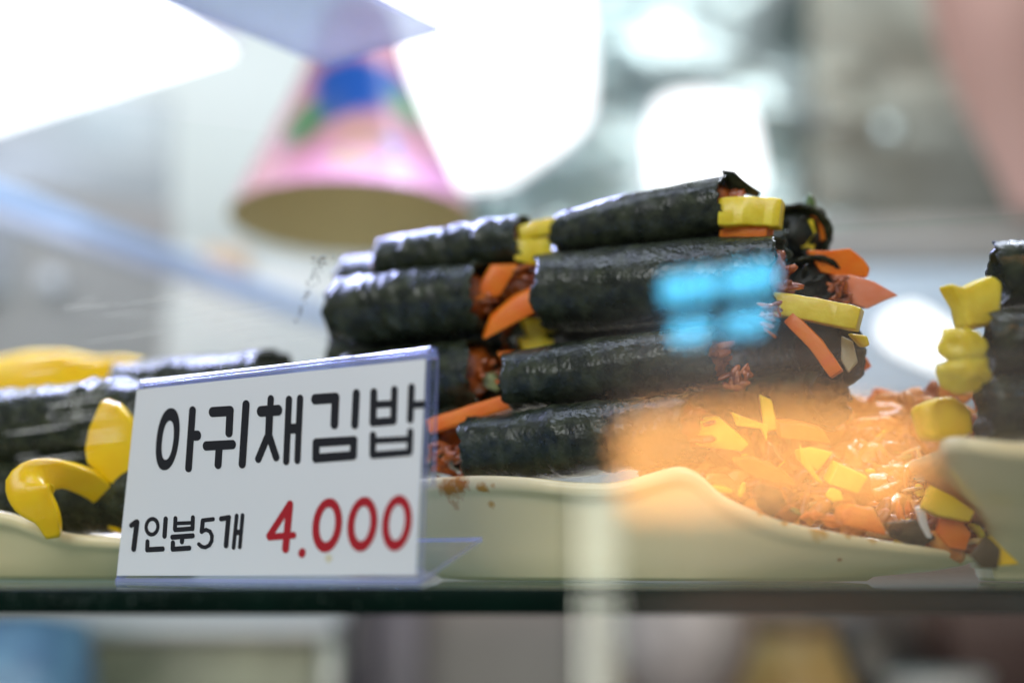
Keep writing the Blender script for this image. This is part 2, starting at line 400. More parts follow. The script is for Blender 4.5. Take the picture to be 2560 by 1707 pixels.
# left side: steel panel, blue-edged rail, grey cabinet, white board
tag(hexa("steel_panel", [at(-420, 780, .92), at(425, 700, 1.08), at(432, 250, 1.08), at(-420, 120, .92)],
     [at(-420, 780, .94), at(425, 700, 1.10), at(432, 250, 1.10), at(-420, 120, .94)], STEEL, bevel=.002), "dull steel side panel under the overhead light panel", "panel")
RAILM = mat("blue_rail", (.34, .50, .78), .3, color2=(.40, .55, .82), cscale=10)
rl = root("rail", at(0, 500, .76), "slanting blue edged rail at the left behind the sign", "rail")
a0, a1 = at(-300, 340, .72), at(980, 830, .94)
b0, b1 = at(-300, 410, .72), at(980, 850, .94)
dk = Vector((0, .012, 0))
hexa("rail_strip", [b0, b1, a1, a0], [b0 + dk, b1 + dk, a1 + dk, a0 + dk], RAILM, rl, bevel=.001)
c0, c1 = at(-300, 466, .72), at(980, 868, .94)
dk2 = Vector((0, .010, 0)); up = Vector((0, .0, -.0006))
LRAIL = mat("pale_rail", (.50, .56, .72), .3)
hexa("rail_lip", [c0, c1, b1 + up, b0 + up], [c0 + dk2, c1 + dk2, b1 + dk2 + up, b0 + dk2 + up], LRAIL, rl, bevel=.001)
GREYC = mat("grey_cabinet", (.40, .39, .39), .45, color2=(.46, .45, .44), cscale=7)
cb = root("cabinet", at(0, 860, .98), "grey cabinet with one pale round knob below the slanting rail", "cabinet")
hexa("cabinet_body", [at(-420, 960, 1.0), at(405, 960, 1.0), at(440, 520, 1.0), at(-420, 380, 1.0)],
     [at(-420, 960, 1.05), at(405, 960, 1.05), at(440, 520, 1.05), at(-420, 380, 1.05)], GREYC, cb, bevel=.004)
blob("knob", at(125, 705, .985), .0085, HOUS, cb, amp=.02, n=3)
WHITEB = mat("white_board", (.86, .88, .86), .3, color2=(.90, .90, .88), cscale=6)
tag(hexa("white_board", [at(380, 980, 1.0), at(930, 980, 1.06), at(900, 690, 1.06), at(400, 610, 1.0)],
     [at(380, 980, 1.02), at(930, 980, 1.08), at(900, 690, 1.08), at(400, 610, 1.02)], WHITEB, bevel=.004), "bright white board leaning beside the grey cabinet", "board")
PEACH = mat("peach_box", (.80, .60, .42), .5)
tag(box("peach_carton", tuple(at(505, 690, .90)), tuple(at(630, 640, .93)), PEACH, bevel=.002), "small peach carton lying on the slanting rail", "carton")

# clear blue-tinted acrylic tray above
z = .190
P0, P1, P2 = atz(812, 166, z), atz(370, -12, z), atz(1015, 108, z)
far = P1 + (P2 - P0) * 1.4
at_ = root("acrylic_sheet", P0, "clear blue tinted acrylic sheet above the printed lampshade", "acrylic sheet")
q = [P0, P1, far, P0 + (P2 - P0) * 1.4]
n = len(q); th = Vector((0, 0, .0022))
hexa("sheet", q, [p + th for p in q], [ACRYL_TRAY, ACRYL_EDGE], at_, fm=[0, 0, 1, 1, 1, 1])

# ------------------------------------------------------------------ printed paper lampshade
LY = .75
Lc = at(882, 540, LY); rb = 310 * pxm(LY) * 1.01
SHADE = mat("printed_paper", (.46, .20, .25), .42, coat=.12, spec=.25, color2=(.52, .25, .30), cscale=40)
KRAFT = mat("kraft_lining", (.82, .60, .31), .6, color2=(.88, .66, .36), cscale=30)
ls = root("lampshade", Lc, "pink printed paper lampshade with blue and green patches and brown lining", "lampshade")
prof = [(0, 1.0), (.02, .965), (.05, .70), (.0875, .385), (.105, .30), (.125, .21), (.135, .12)]
prof = [(0, 1.0), (.020, .860), (.040, .722), (.0620, .572), (.084, .440), (.105, .352), (.122, .290)]
NS = 72
def ring(z, r): return [Lc + Vector((math.cos(2 * math.pi * i / NS) * r, math.sin(2 * math.pi * i / NS) * r, z)) for i in range(NS)]
def loft(rings, cap=False):
    V, F = [], []
    for r in rings: V += r
    N = len(rings[0])
    for k in range(len(rings) - 1):
        for i in range(N): F.append((k * N + i, k * N + (i + 1) % N, (k + 1) * N + (i + 1) % N, (k + 1) * N + i))
    if cap: F.append(tuple(range((len(rings) - 1) * N, len(rings) * N)))
    return V, F
V, F = loft([ring(z, rb * k) for z, k in prof], cap=True); obj("printed_shade", V, F, SHADE, ls)
V, F = loft([ring(z + .0004, rb * k - .0011) for z, k in prof[:5]] , cap=True); obj("lining", V, F, KRAFT, ls)
V, F = loft([ring(0.0, rb + .0003), ring(-.0006, rb - .0004), ring(0.0003, rb - .0011)]); obj("rim", V, F, KRAFT, ls)
V, F = loft([[Lc + Vector((math.cos(a) * r, math.sin(a) * r, z)) for a in [i * math.pi / 6 for i in range(12)]] for z, r in ((.121, .004), (.20, .003), (.60, .003))]); obj("cord", V, F, HOUS, ls)
def onshade(px, py):
    """local point of the shade's front under a picture point"""
    d = ray(px, py); best = None
    for k in range(400):
        t = .55 + k * .001
        p = EYE + d * (t / d.y) - Lc
        if p.z < 0 or p.z > .12: continue
        for (z0, k0), (z1, k1) in zip(prof, prof[1:]):
            if z0 <= p.z <= z1:
                rr = rb * (k0 + (k1 - k0) * (p.z - z0) / (z1 - z0))
                if math.hypot(p.x, p.y) <= rr: return p
    return Vector((0, -rb * .6, .05))
pr = []
for (px, py, rpx, soft, c) in [(905, 345, 70, .6, (0.480, 0.276, 0.216)), (880, 205, 88, .35, (0.006, 0.072, 0.312)), (815, 265, 48, .5, (0.030, 0.084, 0.270)), (975, 205, 60, .4, (0.006, 0.078, 0.330)),
                               (748, 318, 58, .4, (0.060, 0.180, 0.072)), (762, 272, 30, .5, (0.096, 0.240, 0.096)), (1020, 265, 60, .5, (0.120, 0.288, 0.150)), (985, 140, 44, .5, (0.480, 0.204, 0.252)), (700, 370, 26, .6, (0.360, 0.180, 0.330)),
                               (978, 362, 19, .4, (0.120, 0.168, 0.372)), (990, 405, 17, .4, (0.132, 0.180, 0.372)), (850, 410, 20, .5, (0.372, 0.330, 0.096)), (895, 412, 20, .5, (0.372, 0.330, 0.096)), (1100, 440, 45, .9, (0.444, 0.180, 0.348))]:
    p = onshade(px, py); pr.append((p.x, p.y, p.z, rpx * 1.45 * pxm(.70), soft, c))
spots(SHADE, pr, .25, 50)
ls.rotation_euler = (math.radians(-4.5), 0, 0); ls.location.z -= .0025

# ------------------------------------------------------------------ under the shelf
def sheet_px(name, label, cat, pxs, Y, m, depth=.05, bevel=.004, group=None):
    pts = [at(x, y, Y) for x, y in pxs]; n = len(pts)
    back = [p + Vector((0, depth, 0)) for p in pts]
    f = [tuple(range(n)), tuple(range(2 * n - 1, n - 1, -1))] + [(i, n + i, n + (i + 1) % n, (i + 1) % n) for i in range(n)]
    return tag(obj(name, pts + back, f, m, bevel=bevel, seg=4), label, cat, group)
def lathe(name, c, prof, m, parent=None, seg=40, wob=0, seed=0):
    rings = [[Vector(c) + Vector((math.cos(2 * math.pi * i / seg) * r * (1 + wob * noise.noise(Vector((math.cos(2 * math.pi * i / seg) * 2, math.sin(2 * math.pi * i / seg) * 2, z * 30 + seed)))),
                                  math.sin(2 * math.pi * i / seg) * r, z)) for i in range(seg)] for z, r in prof]
    V, F = loft(rings, cap=True); F.append(tuple(range(seg - 1, -1, -1)))
    return obj(name, V, F, m, parent)
CT = -.16
def standing(px, Y): return Vector((at(px, 1500, Y).x, Y, CT))
BLUEBAG = mat("blue_bag", (.05, .09, .22), .45, color2=(.13, .28, .46), cscale=22, coat=.1)
tag(lathe("plastic_bag", standing(40, .86), [(0, .03), (.01, .045), (.06, .046), (.10, .044), (.130, .040), (.136, .012)], BLUEBAG, wob=.25), "crumpled blue plastic bag under the shelf at the left", "bag")
OLIVE = mat("olive_bin", (.14, .14, .10), .35, color2=(.34, .34, .25), cscale=14)
bn = root("food_bin", standing(450, .95), "olive grey food bin with pale rim under the price sign", "bin")
x0, x1 = at(130, 1600, .95).x, at(800, 1600, .95).x
box("bin_body", (x0, .95, CT), (x1, 1.15, -.044), OLIVE, bn, bevel=.004)
PALER = mat("pale_steel_rim", (.50, .50, .55), .35, metal=.3)
box("bin_rim", (at(-300, 1600, .94).x, .94, -.0435), (at(835, 1600, .94).x, 1.16, -.0335), PALER, bn, bevel=.002)
box("bin_side", (x1 + .001, .945, CT), (at(850, 1600, .95).x, 1.15, -.0438), mat("grey_steel_side", (.32, .34, .34), .3, metal=.4), bn, bevel=.002)
sheet_px("divider_post", "dark navy divider post beside the olive food bin", "post", [(862, 2300), (925, 2300), (925, 1400), (862, 1400)], .96, mat("navy_post", (.025, .022, .04), .4), .06, .002)
sheet_px("mauve_partition_board", "mauve grey divider board beside the navy post", "board", [(927, 2300), (1050, 2300), (1050, 1400), (927, 1400)], .99, mat("mauve_panel", (.17, .15, .18), .5), .05, .002)
sheet_px("carton_box", "tall taupe carton under the middle of the shelf", "carton", [(1052, 2300), (1500, 2300), (1500, 1400), (1052, 1400)], 1.02, mat("taupe_carton", (.20, .18, .165), .7, color2=(.25, .23, .21), cscale=9), .1, .003)
WBAG = mat("white_bag", (.26, .24, .25), .45, color2=(.38, .35, .37), cscale=26)
tag(lathe("knotted_bag", standing(1690, .83) + Vector((0, 0, .083)), [(0, .008), (.008, .020), (.022, .031), (.040, .037), (.062, .0385), (.090, .036), (.1, .012)], WBAG, wob=.12, seed=3), "white plastic bag with rounded bottom hanging under the shelf", "bag")
TAN = mat("tan_jar", (.34, .19, .06), .35, color2=(.80, .52, .20), cscale=9, cbias=.55)
jr = root("jar", standing(1985, .93), "tan brown jar bulging beside the white bag", "jar")
lathe("jar_body", standing(1985, .93), [(0, .02), (.004, .032), (.05, .040), (.085, .037), (.105, .029), (.120, .025)], TAN, jr)
lathe("jar_lid", standing(1985, .93) + Vector((0, 0, .1203)), [(0, .027), (.010, .027), (.012, .024)], mat("brown_lid", (.16, .10, .05), .4), jr)
tag(lathe("pot", standing(2150, 1.02), [(0, .03), (.005, .040), (.06, .045), (.112, .042), (.14, .036)], mat("black_pot", (.02, .017, .015), .3)), "black round pot half hidden behind the tan jar", "pot")
tag(lathe("pale_bowl", standing(2330, .90) + Vector((0, 0, .058)), [(0, .012), (.003, .018), (.02, .028), (.038, .034), (.04, .032)], mat("grey_bowl", (.36, .33, .33), .3)), "grey bowl in front of the maroon box under the shelf", "bowl")
tag(box("bowl_stand", tuple(standing(2255, .88) ), tuple(standing(2420, .94) + Vector((0, 0, .0575))), mat("brown_block", (.14, .09, .06), .6), bevel=.003), "brown block under the grey bowl", "block")
sheet_px("maroon_box", "dark maroon box at the lower right under the shelf", "box", [(2385, 2300), (2900, 2300), (2900, 1490), (2385, 1500)], 1.0, mat("maroon", (.045, .012, .008), .5), .1, .003)
sheet_px("brown_board", "brown board closing the space behind the pots", "board", [(1505, 2300), (2890, 2300), (2890, 1380), (1505, 1380)], 1.14, mat("brown_board", (.20, .14, .105), .6, color2=(.27, .20, .16), cscale=8), .03, .003)

# ------------------------------------------------------------------ plates
def make_plate(label, rim_px, back_Y, m, back_z=.02, foot=.66, wall=.86, wz=.26):
    """rim_px: (px, py, Y) along the front rim from left to right; the back of the rim is closed behind the food"""
    front = [at(x, y, Y) for x, y, Y in rim_px]
    # resample the front rim
    fr = []
    for i in range(len(front) - 1):
        for k in range(4):
            t = k / 4
            p0 = front[max(i - 1, 0)]; p1 = front[i]; p2 = front[i + 1]; p3 = front[min(i + 2, len(front) - 1)]
            fr.append(.5 * ((2 * p1) + (p2 - p0) * t + (2 * p0 - 5 * p1 + 4 * p2 - p3) * t * t + (3 * p1 - p0 - 3 * p2 + p3) * t ** 3))
    fr.append(front[-1])
    a, b = fr[-1], fr[0]; bk = []
    NB = 26
    for k in range(1, NB):
        t = k / NB; p = a.lerp(b, t); d = math.sin(math.pi * t) ** .6
        bk.append(Vector((p.x, p.y + (back_Y - p.y) * d, p.z * (1 - d) + back_z * d)))
    P = fr + bk; N = len(P)
    C = sum(P, Vector()) / N; C = Vector((C.x, C.y, 0))
    def rg(k, zf): return [Vector((C.x + (p.x - C.x) * k, C.y + (p.y - C.y) * k, zf(p.z))) for p in P]
    def lip(inset, dz): # a thick rolled rim in real millimetres
        out = []
        for p in P:
            d = Vector((C.x - p.x, C.y - p.y, 0)).normalized(); h = min(1, p.z / .016)
            out.append(Vector((p.x + d.x * inset, p.y + d.y * inset, max(.0008, p.z + dz * h))))
        return out
    rings = [rg(foot * .75, lambda z: .0016), rg(foot, lambda z: .0014), rg(foot + .02, lambda z: .0004), rg(foot + .04, lambda z: .0016),
             rg(wall, lambda z: .001 + z * wz), lip(.0050, -.0066), lip(.0030, -.0050), lip(.0011, -.0043), lip(.0002, -.0034), lip(-.0002, -.0022), lip(.0000, -.0011), lip(.0005, -.0004),
             lip(.0014, 0), lip(.0026, -.0001), lip(.0036, -.0008), lip(.0048, -.0028), rg(wall - .02, lambda z: .003 + z * wz), rg(wall * .8, lambda z: .004), rg(wall * .35, lambda z: .0038)]
    V, F = loft(rings, cap=True); F.append(tuple(range(N - 1, -1, -1)))
    o = obj("plate", V, F, m, origin=C); tag(o, label, "plate", "cream plates on the glass shelf"); return o, C
rim = [(880, 1240, .452), (960, 1205, .436), (1080, 1193, .425), (1200, 1188, .418), (1320, 1193, .412), (1430, 1204, .407), (1540, 1203, .402), (1630, 1180, .398), (1700, 1164, .394), (1752, 1182, .392),
       (1800, 1226, .390), (1860, 1260, .388), (1950, 1296, .386), (2060, 1322, .385), (2200, 1347, .386), (2330, 1366, .390), (2450, 1385, .400)]
pl, PC = make_plate("long cream plate with wavy front edge and sauce stains under the big pile", rim, .56, STAINED)
st = []
for (px, py, Y, rpx, c) in [(1150, 1208, .421, 22, (.50, .17, .02)), (1120, 1225, .422, 30, (.55, .22, .03)), (1205, 1222, .418, 15, (.58, .30, .06)), (1135, 1262, .424, 12, (.50, .20, .04)), (1235, 1212, .417, 8, (.6, .3, .06)),
                            (1230, 1260, .421, 9, (.62, .38, .12)), (1900, 1283, .387, 7, (.6, .3, .04)), (1960, 1303, .386, 9, (.62, .32, .05)), (2120, 1336, .385, 8, (.6, .3, .04)), (2180, 1347, .386, 10, (.62, .33, .05)), (2050, 1322, .385, 22, (.6, .33, .06)), (2100, 1400, .39, 5, (.5, .2, .05))]:
    p = at(px, py, Y) - PC; st.append((p.x, p.y, p.z, rpx * 1.5 * pxm(.41), .7, c))
spots(STAINED, st, .6, 500)
make_plate("cream plate at the left edge behind the price sign", [(-420, 1200, .47), (-300, 1240, .45), (-150, 1262, .437), (0, 1276, .434), (80, 1300, .433), (160, 1328, .433), (240, 1338, .433), (330, 1345, .434), (450, 1350, .44), (600, 1345, .46)], .58, CREAM, foot=.7)
make_plate("cream plate with thick rounded rim at the right edge", [(2345, 1122, 0.377), (2352, 1098, 0.367), (2385, 1090, 0.360), (2450, 1094, 0.356), (2540, 1104, 0.354), (2650, 1104, 0.354), (2800, 1096, 0.358), (2950, 1110, 0.372), (3020, 1120, 0.392)], .52, CREAM, back_z=.034, foot=.20, wall=.36, wz=.40)

# ------------------------------------------------------------------ seaweed rolls
def wrap_mesh(p0, p1, r0, r1, seed, parent, squash=.94, wrinkle=1.0, nl=70, nt=56, m=NORI, bulge=0):
    p0, p1 = Vector(p0), Vector(p1); ax = (p1 - p0); L = ax.length; t = ax.normalized()
    u = Vector((0, 0, 1)); u = (u - t * u.dot(t)).normalized(); s = t.cross(u)
    rows = []
    def pt(k, th, rad, ds):
        x, y = math.cos(th), math.sin(th)
        return p0 + ax * k + t * ds + s * (x * rad) + u * (y * rad * squash)
    rmean = (r0 + r1) / 2
    def radius(k, th):
        d = Vector((math.cos(th), math.sin(th), 0))
        q = Vector((d.x * .9 + seed * 3.1, d.y * .9, k * L / rmean * .5))
        rr = r0 + (r1 - r0) * k
        rr *= 1 + .075 * noise.noise(q) + .03 * noise.noise(q * 2.3)
        # cross wrinkles where the sheet has shrunk, slanting round the roll
        kk = k * L / .0046 + th * .55 + 2.2 * noise.noise(Vector((k * 6, th * .8, seed)))
        wv = (1 - abs(math.sin(kk * 1.35))) ** 1.6
        amt = max(0, (.25 if wrinkle < 1.2 else .55) + noise.noise(Vector((k * 3.1, d.x * 1.3, d.y * 1.3 + seed * 2)))) * wrinkle
        rr += rmean * (.062 * wv * amt)
        rr += rmean * .014 * noise.noise(Vector((d.x * 5, d.y * 5, k * L / rmean * 3 + seed)))
        rr += rmean * bulge * math.sin(math.pi * k)
        return rr
    e0 = [rmean * (.22 * noise.noise(Vector((math.cos(2 * math.pi * j / nt) * 1.8, math.sin(2 * math.pi * j / nt) * 1.8, seed)))
                   + .12 * noise.noise(Vector((math.cos(2 * math.pi * j / nt) * 6, math.sin(2 * math.pi * j / nt) * 6, seed)))) for j in range(nt)]
    e1 = [rmean * (.25 * noise.noise(Vector((math.cos(2 * math.pi * j / nt) * 1.8, math.sin(2 * math.pi * j / nt) * 1.8, seed + 9)))
                   + .14 * noise.noise(Vector((math.cos(2 * math.pi * j / nt) * 6, math.sin(2 * math.pi * j / nt) * 6, seed + 9)))) for j in range(nt)]
    rings = []
    def endring(k, kr, inset, e, sign): return [pt(k, 2 * math.pi * j / nt, radius(k, 2 * math.pi * j / nt) * kr, e[j] + sign * inset) for j in range(nt)]
    rings.append(endring(0, .80, .006, e0, 1)); rings.append(endring(0, .90, .0005, e0, 1))
    for i in range(nl + 1):
        k = i / nl; f0 = max(0, 1 - k * 6); f1 = max(0, 1 - (1 - k) * 6)
        rings.append([pt(k, 2 * math.pi * j / nt, radius(k, 2 * math.pi * j / nt) * (1 + .05 * (f0 ** 3 + f1 ** 3) * noise.noise(Vector((j * .5, seed, 0)))), e0[j] * f0 + e1[j] * f1) for j in range(nt)])
    rings.append(endring(1, .90, .0005, e1, -1)); rings.append(endring(1, .80, .006, e1, -1))
    V, F = loft(rings)
    N = nt; F.append(tuple(range(N - 1, -1, -1))); F.append(tuple(range((len(rings) - 1) * N, len(rings) * N)))
    return obj("seaweed_wrap", V, F, m, parent)
def melt(o, size=.0007):
    md = o.modifiers.new("melt", 'REMESH'); md.mode = 'VOXEL'; md.voxel_size = size; md.use_smooth_shade = True
    tx = bpy.data.textures.get("lumps") or bpy.data.textures.new("lumps", 'CLOUDS'); tx.noise_scale = .005
    dm = o.modifiers.new("lumps", 'DISPLACE'); dm.texture = tx; dm.strength = .0016; dm.mid_level = .5; dm.texture_coords = 'LOCAL'
    return o
def shred_data(c, L, w_, h_, rnd, along=None):
    d = Vector((rnd.gauss(0, 1), rnd.gauss(0, .35), rnd.gauss(0, .55))).normalized()
    if along is not None: d = (along * 1.6 + d).normalized()
    n_ = Vector((rnd.gauss(0, .4), -1, rnd.uniform(.1, .9)))
    n_ = (n_ - d * n_.dot(d)).normalized(); s_ = d.cross(n_); bend = rnd.uniform(-.35, .35) * L
    V, F = [], []; K = 6
    for i in range(K + 1):
        u = i / K - .5; q = c + d * (L * u) + n_ * (bend * (.25 - u * u) * .8) + s_ * (bend * .5 * math.sin(u * 3 + bend * 900))
        k = (1 - (2 * abs(u)) ** 4 * .55) * rnd.uniform(.85, 1.15)
        for j in range(6):
            a = 2 * math.pi * j / 6; V.append(q + s_ * (math.cos(a) * w_ * k) + n_ * (math.sin(a) * h_ * k))
    for i in range(K):
        for j in range(6): F.append((i * 6 + j, i * 6 + (j + 1) % 6, (i + 1) * 6 + (j + 1) % 6, (i + 1) * 6 + j))
    return V, F + [tuple(range(5, -1, -1)), tuple(range(K * 6, K * 6 + 6))]
def fill_end(parent, c, r, seed, m=SAUCE, ax=Vector((1, 0, 0))):
    rnd = random.Random(seed); parts = [blob_data(Vector(c) - ax * r * .9, r * 1.1, seed, n=2, amp=.25)]
    for k in range(16):
        d = Vector((rnd.uniform(-1, 1), rnd.uniform(-1, 1), rnd.uniform(-1, 1))) * (r * .55)
        parts.append(shred_data(Vector(c) + d - ax * r * .55, r * rnd.uniform(1.0, 1.6), r * rnd.uniform(.14, .26), r * rnd.uniform(.08, .14), rnd, ax))
    V, F = join_data(parts); return obj("filling", V, F, m, parent)
def clot(name, c, r, m, parent, seed=0, sq=(1, 1, 1)):
    rnd = random.Random(seed * 3 + 1); parts = []
    for k in range(15):
        d = Vector((rnd.gauss(0, .42) * sq[0], rnd.gauss(0, .3) * sq[1], rnd.gauss(0, .42) * sq[2])) * r
        parts.append(shred_data(Vector(c) + d, r * rnd.uniform(.8, 1.5), r * rnd.uniform(.14, .28), r * rnd.uniform(.1, .2), rnd))
    V, F = join_data(parts); return obj(name, V, F, m, parent)
GRP = "seaweed rolls piled on the long cream plate"
def roll(label, a, b, Ya, Yb, ra, rb_, seed, ends="ab", group=GRP, wrinkle=1.0, bulge=0, fm=SAUCE, **kw):
    p0, p1 = at(*a, Ya), at(*b, Yb)
    base = (p0 + p1) / 2; base = Vector((base.x, base.y, base.z - (ra + rb_) / 2 * pxm((Ya + Yb) / 2)))
    r = root("seaweed_roll", base, label, "seaweed roll", group)
    wrap_mesh(p0, p1, ra * pxm(Ya), rb_ * pxm(Yb), seed, r, wrinkle=wrinkle, bulge=bulge, **kw)
    ax = (p1 - p0).normalized()
    if "a" in ends: fill_end(r, p0 - ax * .0002, ra * pxm(Ya) * .72, seed * 10, fm, -ax)
    if "b" in ends: fill_end(r, p1 + ax * .0002, rb_ * pxm(Yb) * .72, seed * 10 + 5, fm, ax)
    return r

R1 = roll("topmost seaweed roll on the right stack with thick yellow radish sticking out", (1402, 588), (1828, 512), .452, .424, 58, 84, 1, wrinkle=.35, bulge=.12)
strip("radish_strip", [at(1800, 535, .420), at(1880, 533, .417), at(1955, 537, .414)], .0075, .0088, RADISH, R1, seed=1)
strip("carrot_strip", [at(1810, 578, .424), at(1870, 580, .420), at(1925, 585, .417)], .0070, .0055, CARROT, R1, seed=2)
# torn flap of seaweed over the right end
slab("seaweed_flap", [at(1800, 428, .424), at(1835, 432, .420), at(1862, 452, .419), at(1902, 478, .420), at(1890, 492, .422), at(1850, 480, .424), at(1822, 492, .426)], NORI, R1, thick=.001, bevel=.0003, push=Vector((.3, .9, .3)))
slab("seaweed_flap", [at(1408, 540, .448), at(1420, 520, .446), at(1440, 522, .446), at(1446, 545, .447), at(1420, 560, .448)], NORI, R1, thick=.001, bevel=.0003)

R2 = roll("second seaweed roll from the top of the right stack with cyan glare on it", (1372, 736), (1955, 682), .444, .412, 108, 106, 2, wrinkle=.3, bulge=.03)
strip("radish_strip", [at(1935, 760, .410), at(2040, 777, .405), at(2150, 800, .400)], .0065, .0068, RADISH, R2, seed=3)
strip("carrot_strip", [at(1975, 795, .407), at(2040, 860, .404), at(2092, 935, .402)], .0045, .0042, CARROT, R2, seed=4)
slab("radish_tip", [at(2130, 830, .408), at(2170, 835, .408), at(2176, 860, .408), at(2155, 866, .408)], RADISH, R2, thick=.003)
clot("sauce_clot", at(1925, 790, .4015), .0038, SAUCE, R2, 5, (.7, .4, 1.6))

R3 = roll("third seaweed roll from the top of the right stack with long carrot at its left", (1282, 955), (1800, 890), .436, .408, 84, 84, 3, wrinkle=.3, bulge=.08)
strip("carrot_strip", [at(1300, 998, .434), at(1190, 1030, .438), at(1072, 1068, .441)], .0050, .0046, CARROT, R3, seed=5)
clot("sauce_clot", at(1850, 945, .401), .0040, SAUCE, R3, 8, (1.3, .5, .8))

R4 = roll("lowest seaweed roll of the right stack lying just above the plate rim", (1185, 1130), (1740, 1065), .434, .404, 92, 96, 4, wrinkle=1.3)
L1 = roll("topmost wrinkled seaweed roll of the left stack under the lampshade", (965, 652), (1318, 598), .476, .452, 62, 66, 5, wrinkle=2.0)
strip("radish_strip", [at(1300, 590, .450), at(1345, 575, .449), at(1392, 565, .449)], .0060, .0052, RADISH, L1, seed=6)
pslab("radish_slice", [(1282, 594), (1318, 600), (1371, 594), (1387, 645), (1339, 661), (1288, 648)], .447, RADISH, L1, thick=.004)
L2 = roll("second wrinkled seaweed roll of the left stack above the price sign", (862, 785), (1215, 738), .474, .450, 94, 92, 6, wrinkle=1.6)
pslab("carrot_slice", [(1234, 668), (1300, 663), (1252, 741), (1181, 753)], .446, CARROT, L2, thick=.003)
pslab("carrot_slice", [(1362, 704), (1356, 770), (1208, 848), (1234, 789), (1290, 745)], .441, CARROT, L2, thick=.0035, tilt=-.006)
clot("sauce_clot", at(1320, 700, .449), .0068, SAUCE, L2, 11, (1.1, .6, .8))
L3 = roll("third seaweed roll of the left stack mostly hidden behind the price sign", (880, 970), (1212, 930), .474, .450, 92, 92, 7, wrinkle=.8)
pslab("cucumber_slice", [(1204, 940), (1228, 930), (1252, 955), (1240, 978), (1212, 970)], .446, GREEN, L3, thick=.003)
pslab("carrot_slice", [(1238, 878), (1288, 878), (1314, 912), (1304, 950), (1270, 928)], .447, CARROT, L3, thick=.004)
L4 = roll("lowest seaweed roll of the left stack beside the sign's right edge", (900, 1140), (1150, 1095), .472, .450, 88, 88, 8, wrinkle=.8)
clot("sauce_clot", at(1118, 1150, .437), .0060, SAUCE, L4, 12, (1.1, .6, 1.0))
# loose bits in the gap between the stacks
def loose(name, label, cat, o): return tag(o, label, cat, "loose filling pieces")
loose("", "olive yellow radish cube wedged in the gap, upper of two", "radish piece", pslab("radish_piece", [(1303, 800), (1340, 792), (1368, 800), (1370, 850), (1325, 852)], .452, RADISH, thick=.006))
loose("", "olive yellow radish cube wedged in the gap, lower of two", "radish piece", pslab("radish_piece", [(1300, 850), (1340, 848), (1384, 846), (1386, 888), (1316, 902)], .451, RADISH, thick=.006))
V, F = join_data([blob_data(at(1290 + random.uniform(-60, 60), 720 + i * 45 + random.uniform(-10, 10), .468), .009, i + 30, n=2, amp=.6) for i in range(9)])
tag(melt(obj("sauce_filling", V, F, SAUCE)), "dark red sauced filling squeezed between the two stacks", "filling", kind="stuff")

# rolls behind the right stack, seen by their ends
B1 = roll("seaweed roll end poking up behind the thick yellow radish", (1930, 640), (1992, 590), .50, .436, 92, 92, 9, ends="b", fm=NORI_IN)
pslab("radish_slice", [(1998, 552), (2035, 548), (2046, 590), (2030, 625), (2000, 620)], .436, RADISH, B1, thick=.004)
pslab("carrot_slice", [(2012, 545), (2050, 536), (2074, 556), (2076, 598), (2045, 602), (2020, 580)], .439, CARROT, B1, thick=.006)
blob("green_tip", at(2024, 512, .441), .0022, mat("green_seaweed", (.06, .12, .01), .4), B1, seed=3, sq=(.8, .8, 1.5))
B2 = roll("seaweed roll end behind the long yellow radish with pink carrot tips", (1930, 770), (2030, 728), .49, .424, 100, 100, 10, ends="b", fm=NORI_IN)
pslab("carrot_slice", [(2020, 628), (2070, 622), (2128, 624), (2160, 652), (2178, 672), (2168, 694), (2110, 690), (2050, 682)], .424, CARROT, B2, thick=.005)
PINKC = mat("pale_carrot", (.80, .24, .10), .3, coat=.4, sss=.4, color2=(.85, .36, .24), cscale=120)
pslab("carrot_tip", [(2085, 684), (2130, 684), (2190, 706), (2244, 736), (2215, 752), (2172, 770), (2130, 756)], .421, PINKC, B2, thick=.005)
clot("sauce_clot", at(2090, 735, .420), .0040, SAUCE, B2, 21, (1.0, .6, 1.2))
B3 = roll("low dark seaweed roll end behind the slanting carrot stick", (1880, 900), (2075, 880), .47, .418, 104, 100, 11, ends="b", fm=NORI_IN)
ONION = mat("pale_onion", (.50, .46, .30), .3, coat=.4, sss=.3)
pslab("onion_slice", [(2105, 840), (2130, 850), (2142, 900), (2120, 930), (2100, 900)], .411, ONION, B3, thick=.003)
pslab("carrot_slice", [(2140, 900), (2165, 890), (2180, 915), (2160, 935)], .430, CARROT, B3, thick=.004)
B4 = roll("dark seaweed roll lying lowest at the right, buried in chopped filling", (1780, 1010), (2080, 995), .444, .416, 92, 90, 12, ends="b", fm=NORI_IN)

for n_, (a_, b_, Y_, lab) in enumerate([((1330, 700), (1980, 625), .470, "back seaweed roll glimpsed between the top two front rolls"),
        ((1300, 880), (1960, 800), .468, "back seaweed roll filling the gap below the roll with cyan glare"),
        ((1240, 1060), (1960, 985), .466, "back seaweed roll filling the gap above the lowest front roll"),
        ((880, 720), (1290, 660), .498, "back seaweed roll glimpsed behind the two wrinkled left rolls"),
        ((860, 890), (1290, 850), .498, "back seaweed roll in the shade right behind the price sign's top")]):
    roll(lab, a_, b_, Y_, Y_ - .03, 84, 84, 30 + n_, ends="", wrinkle=.7)
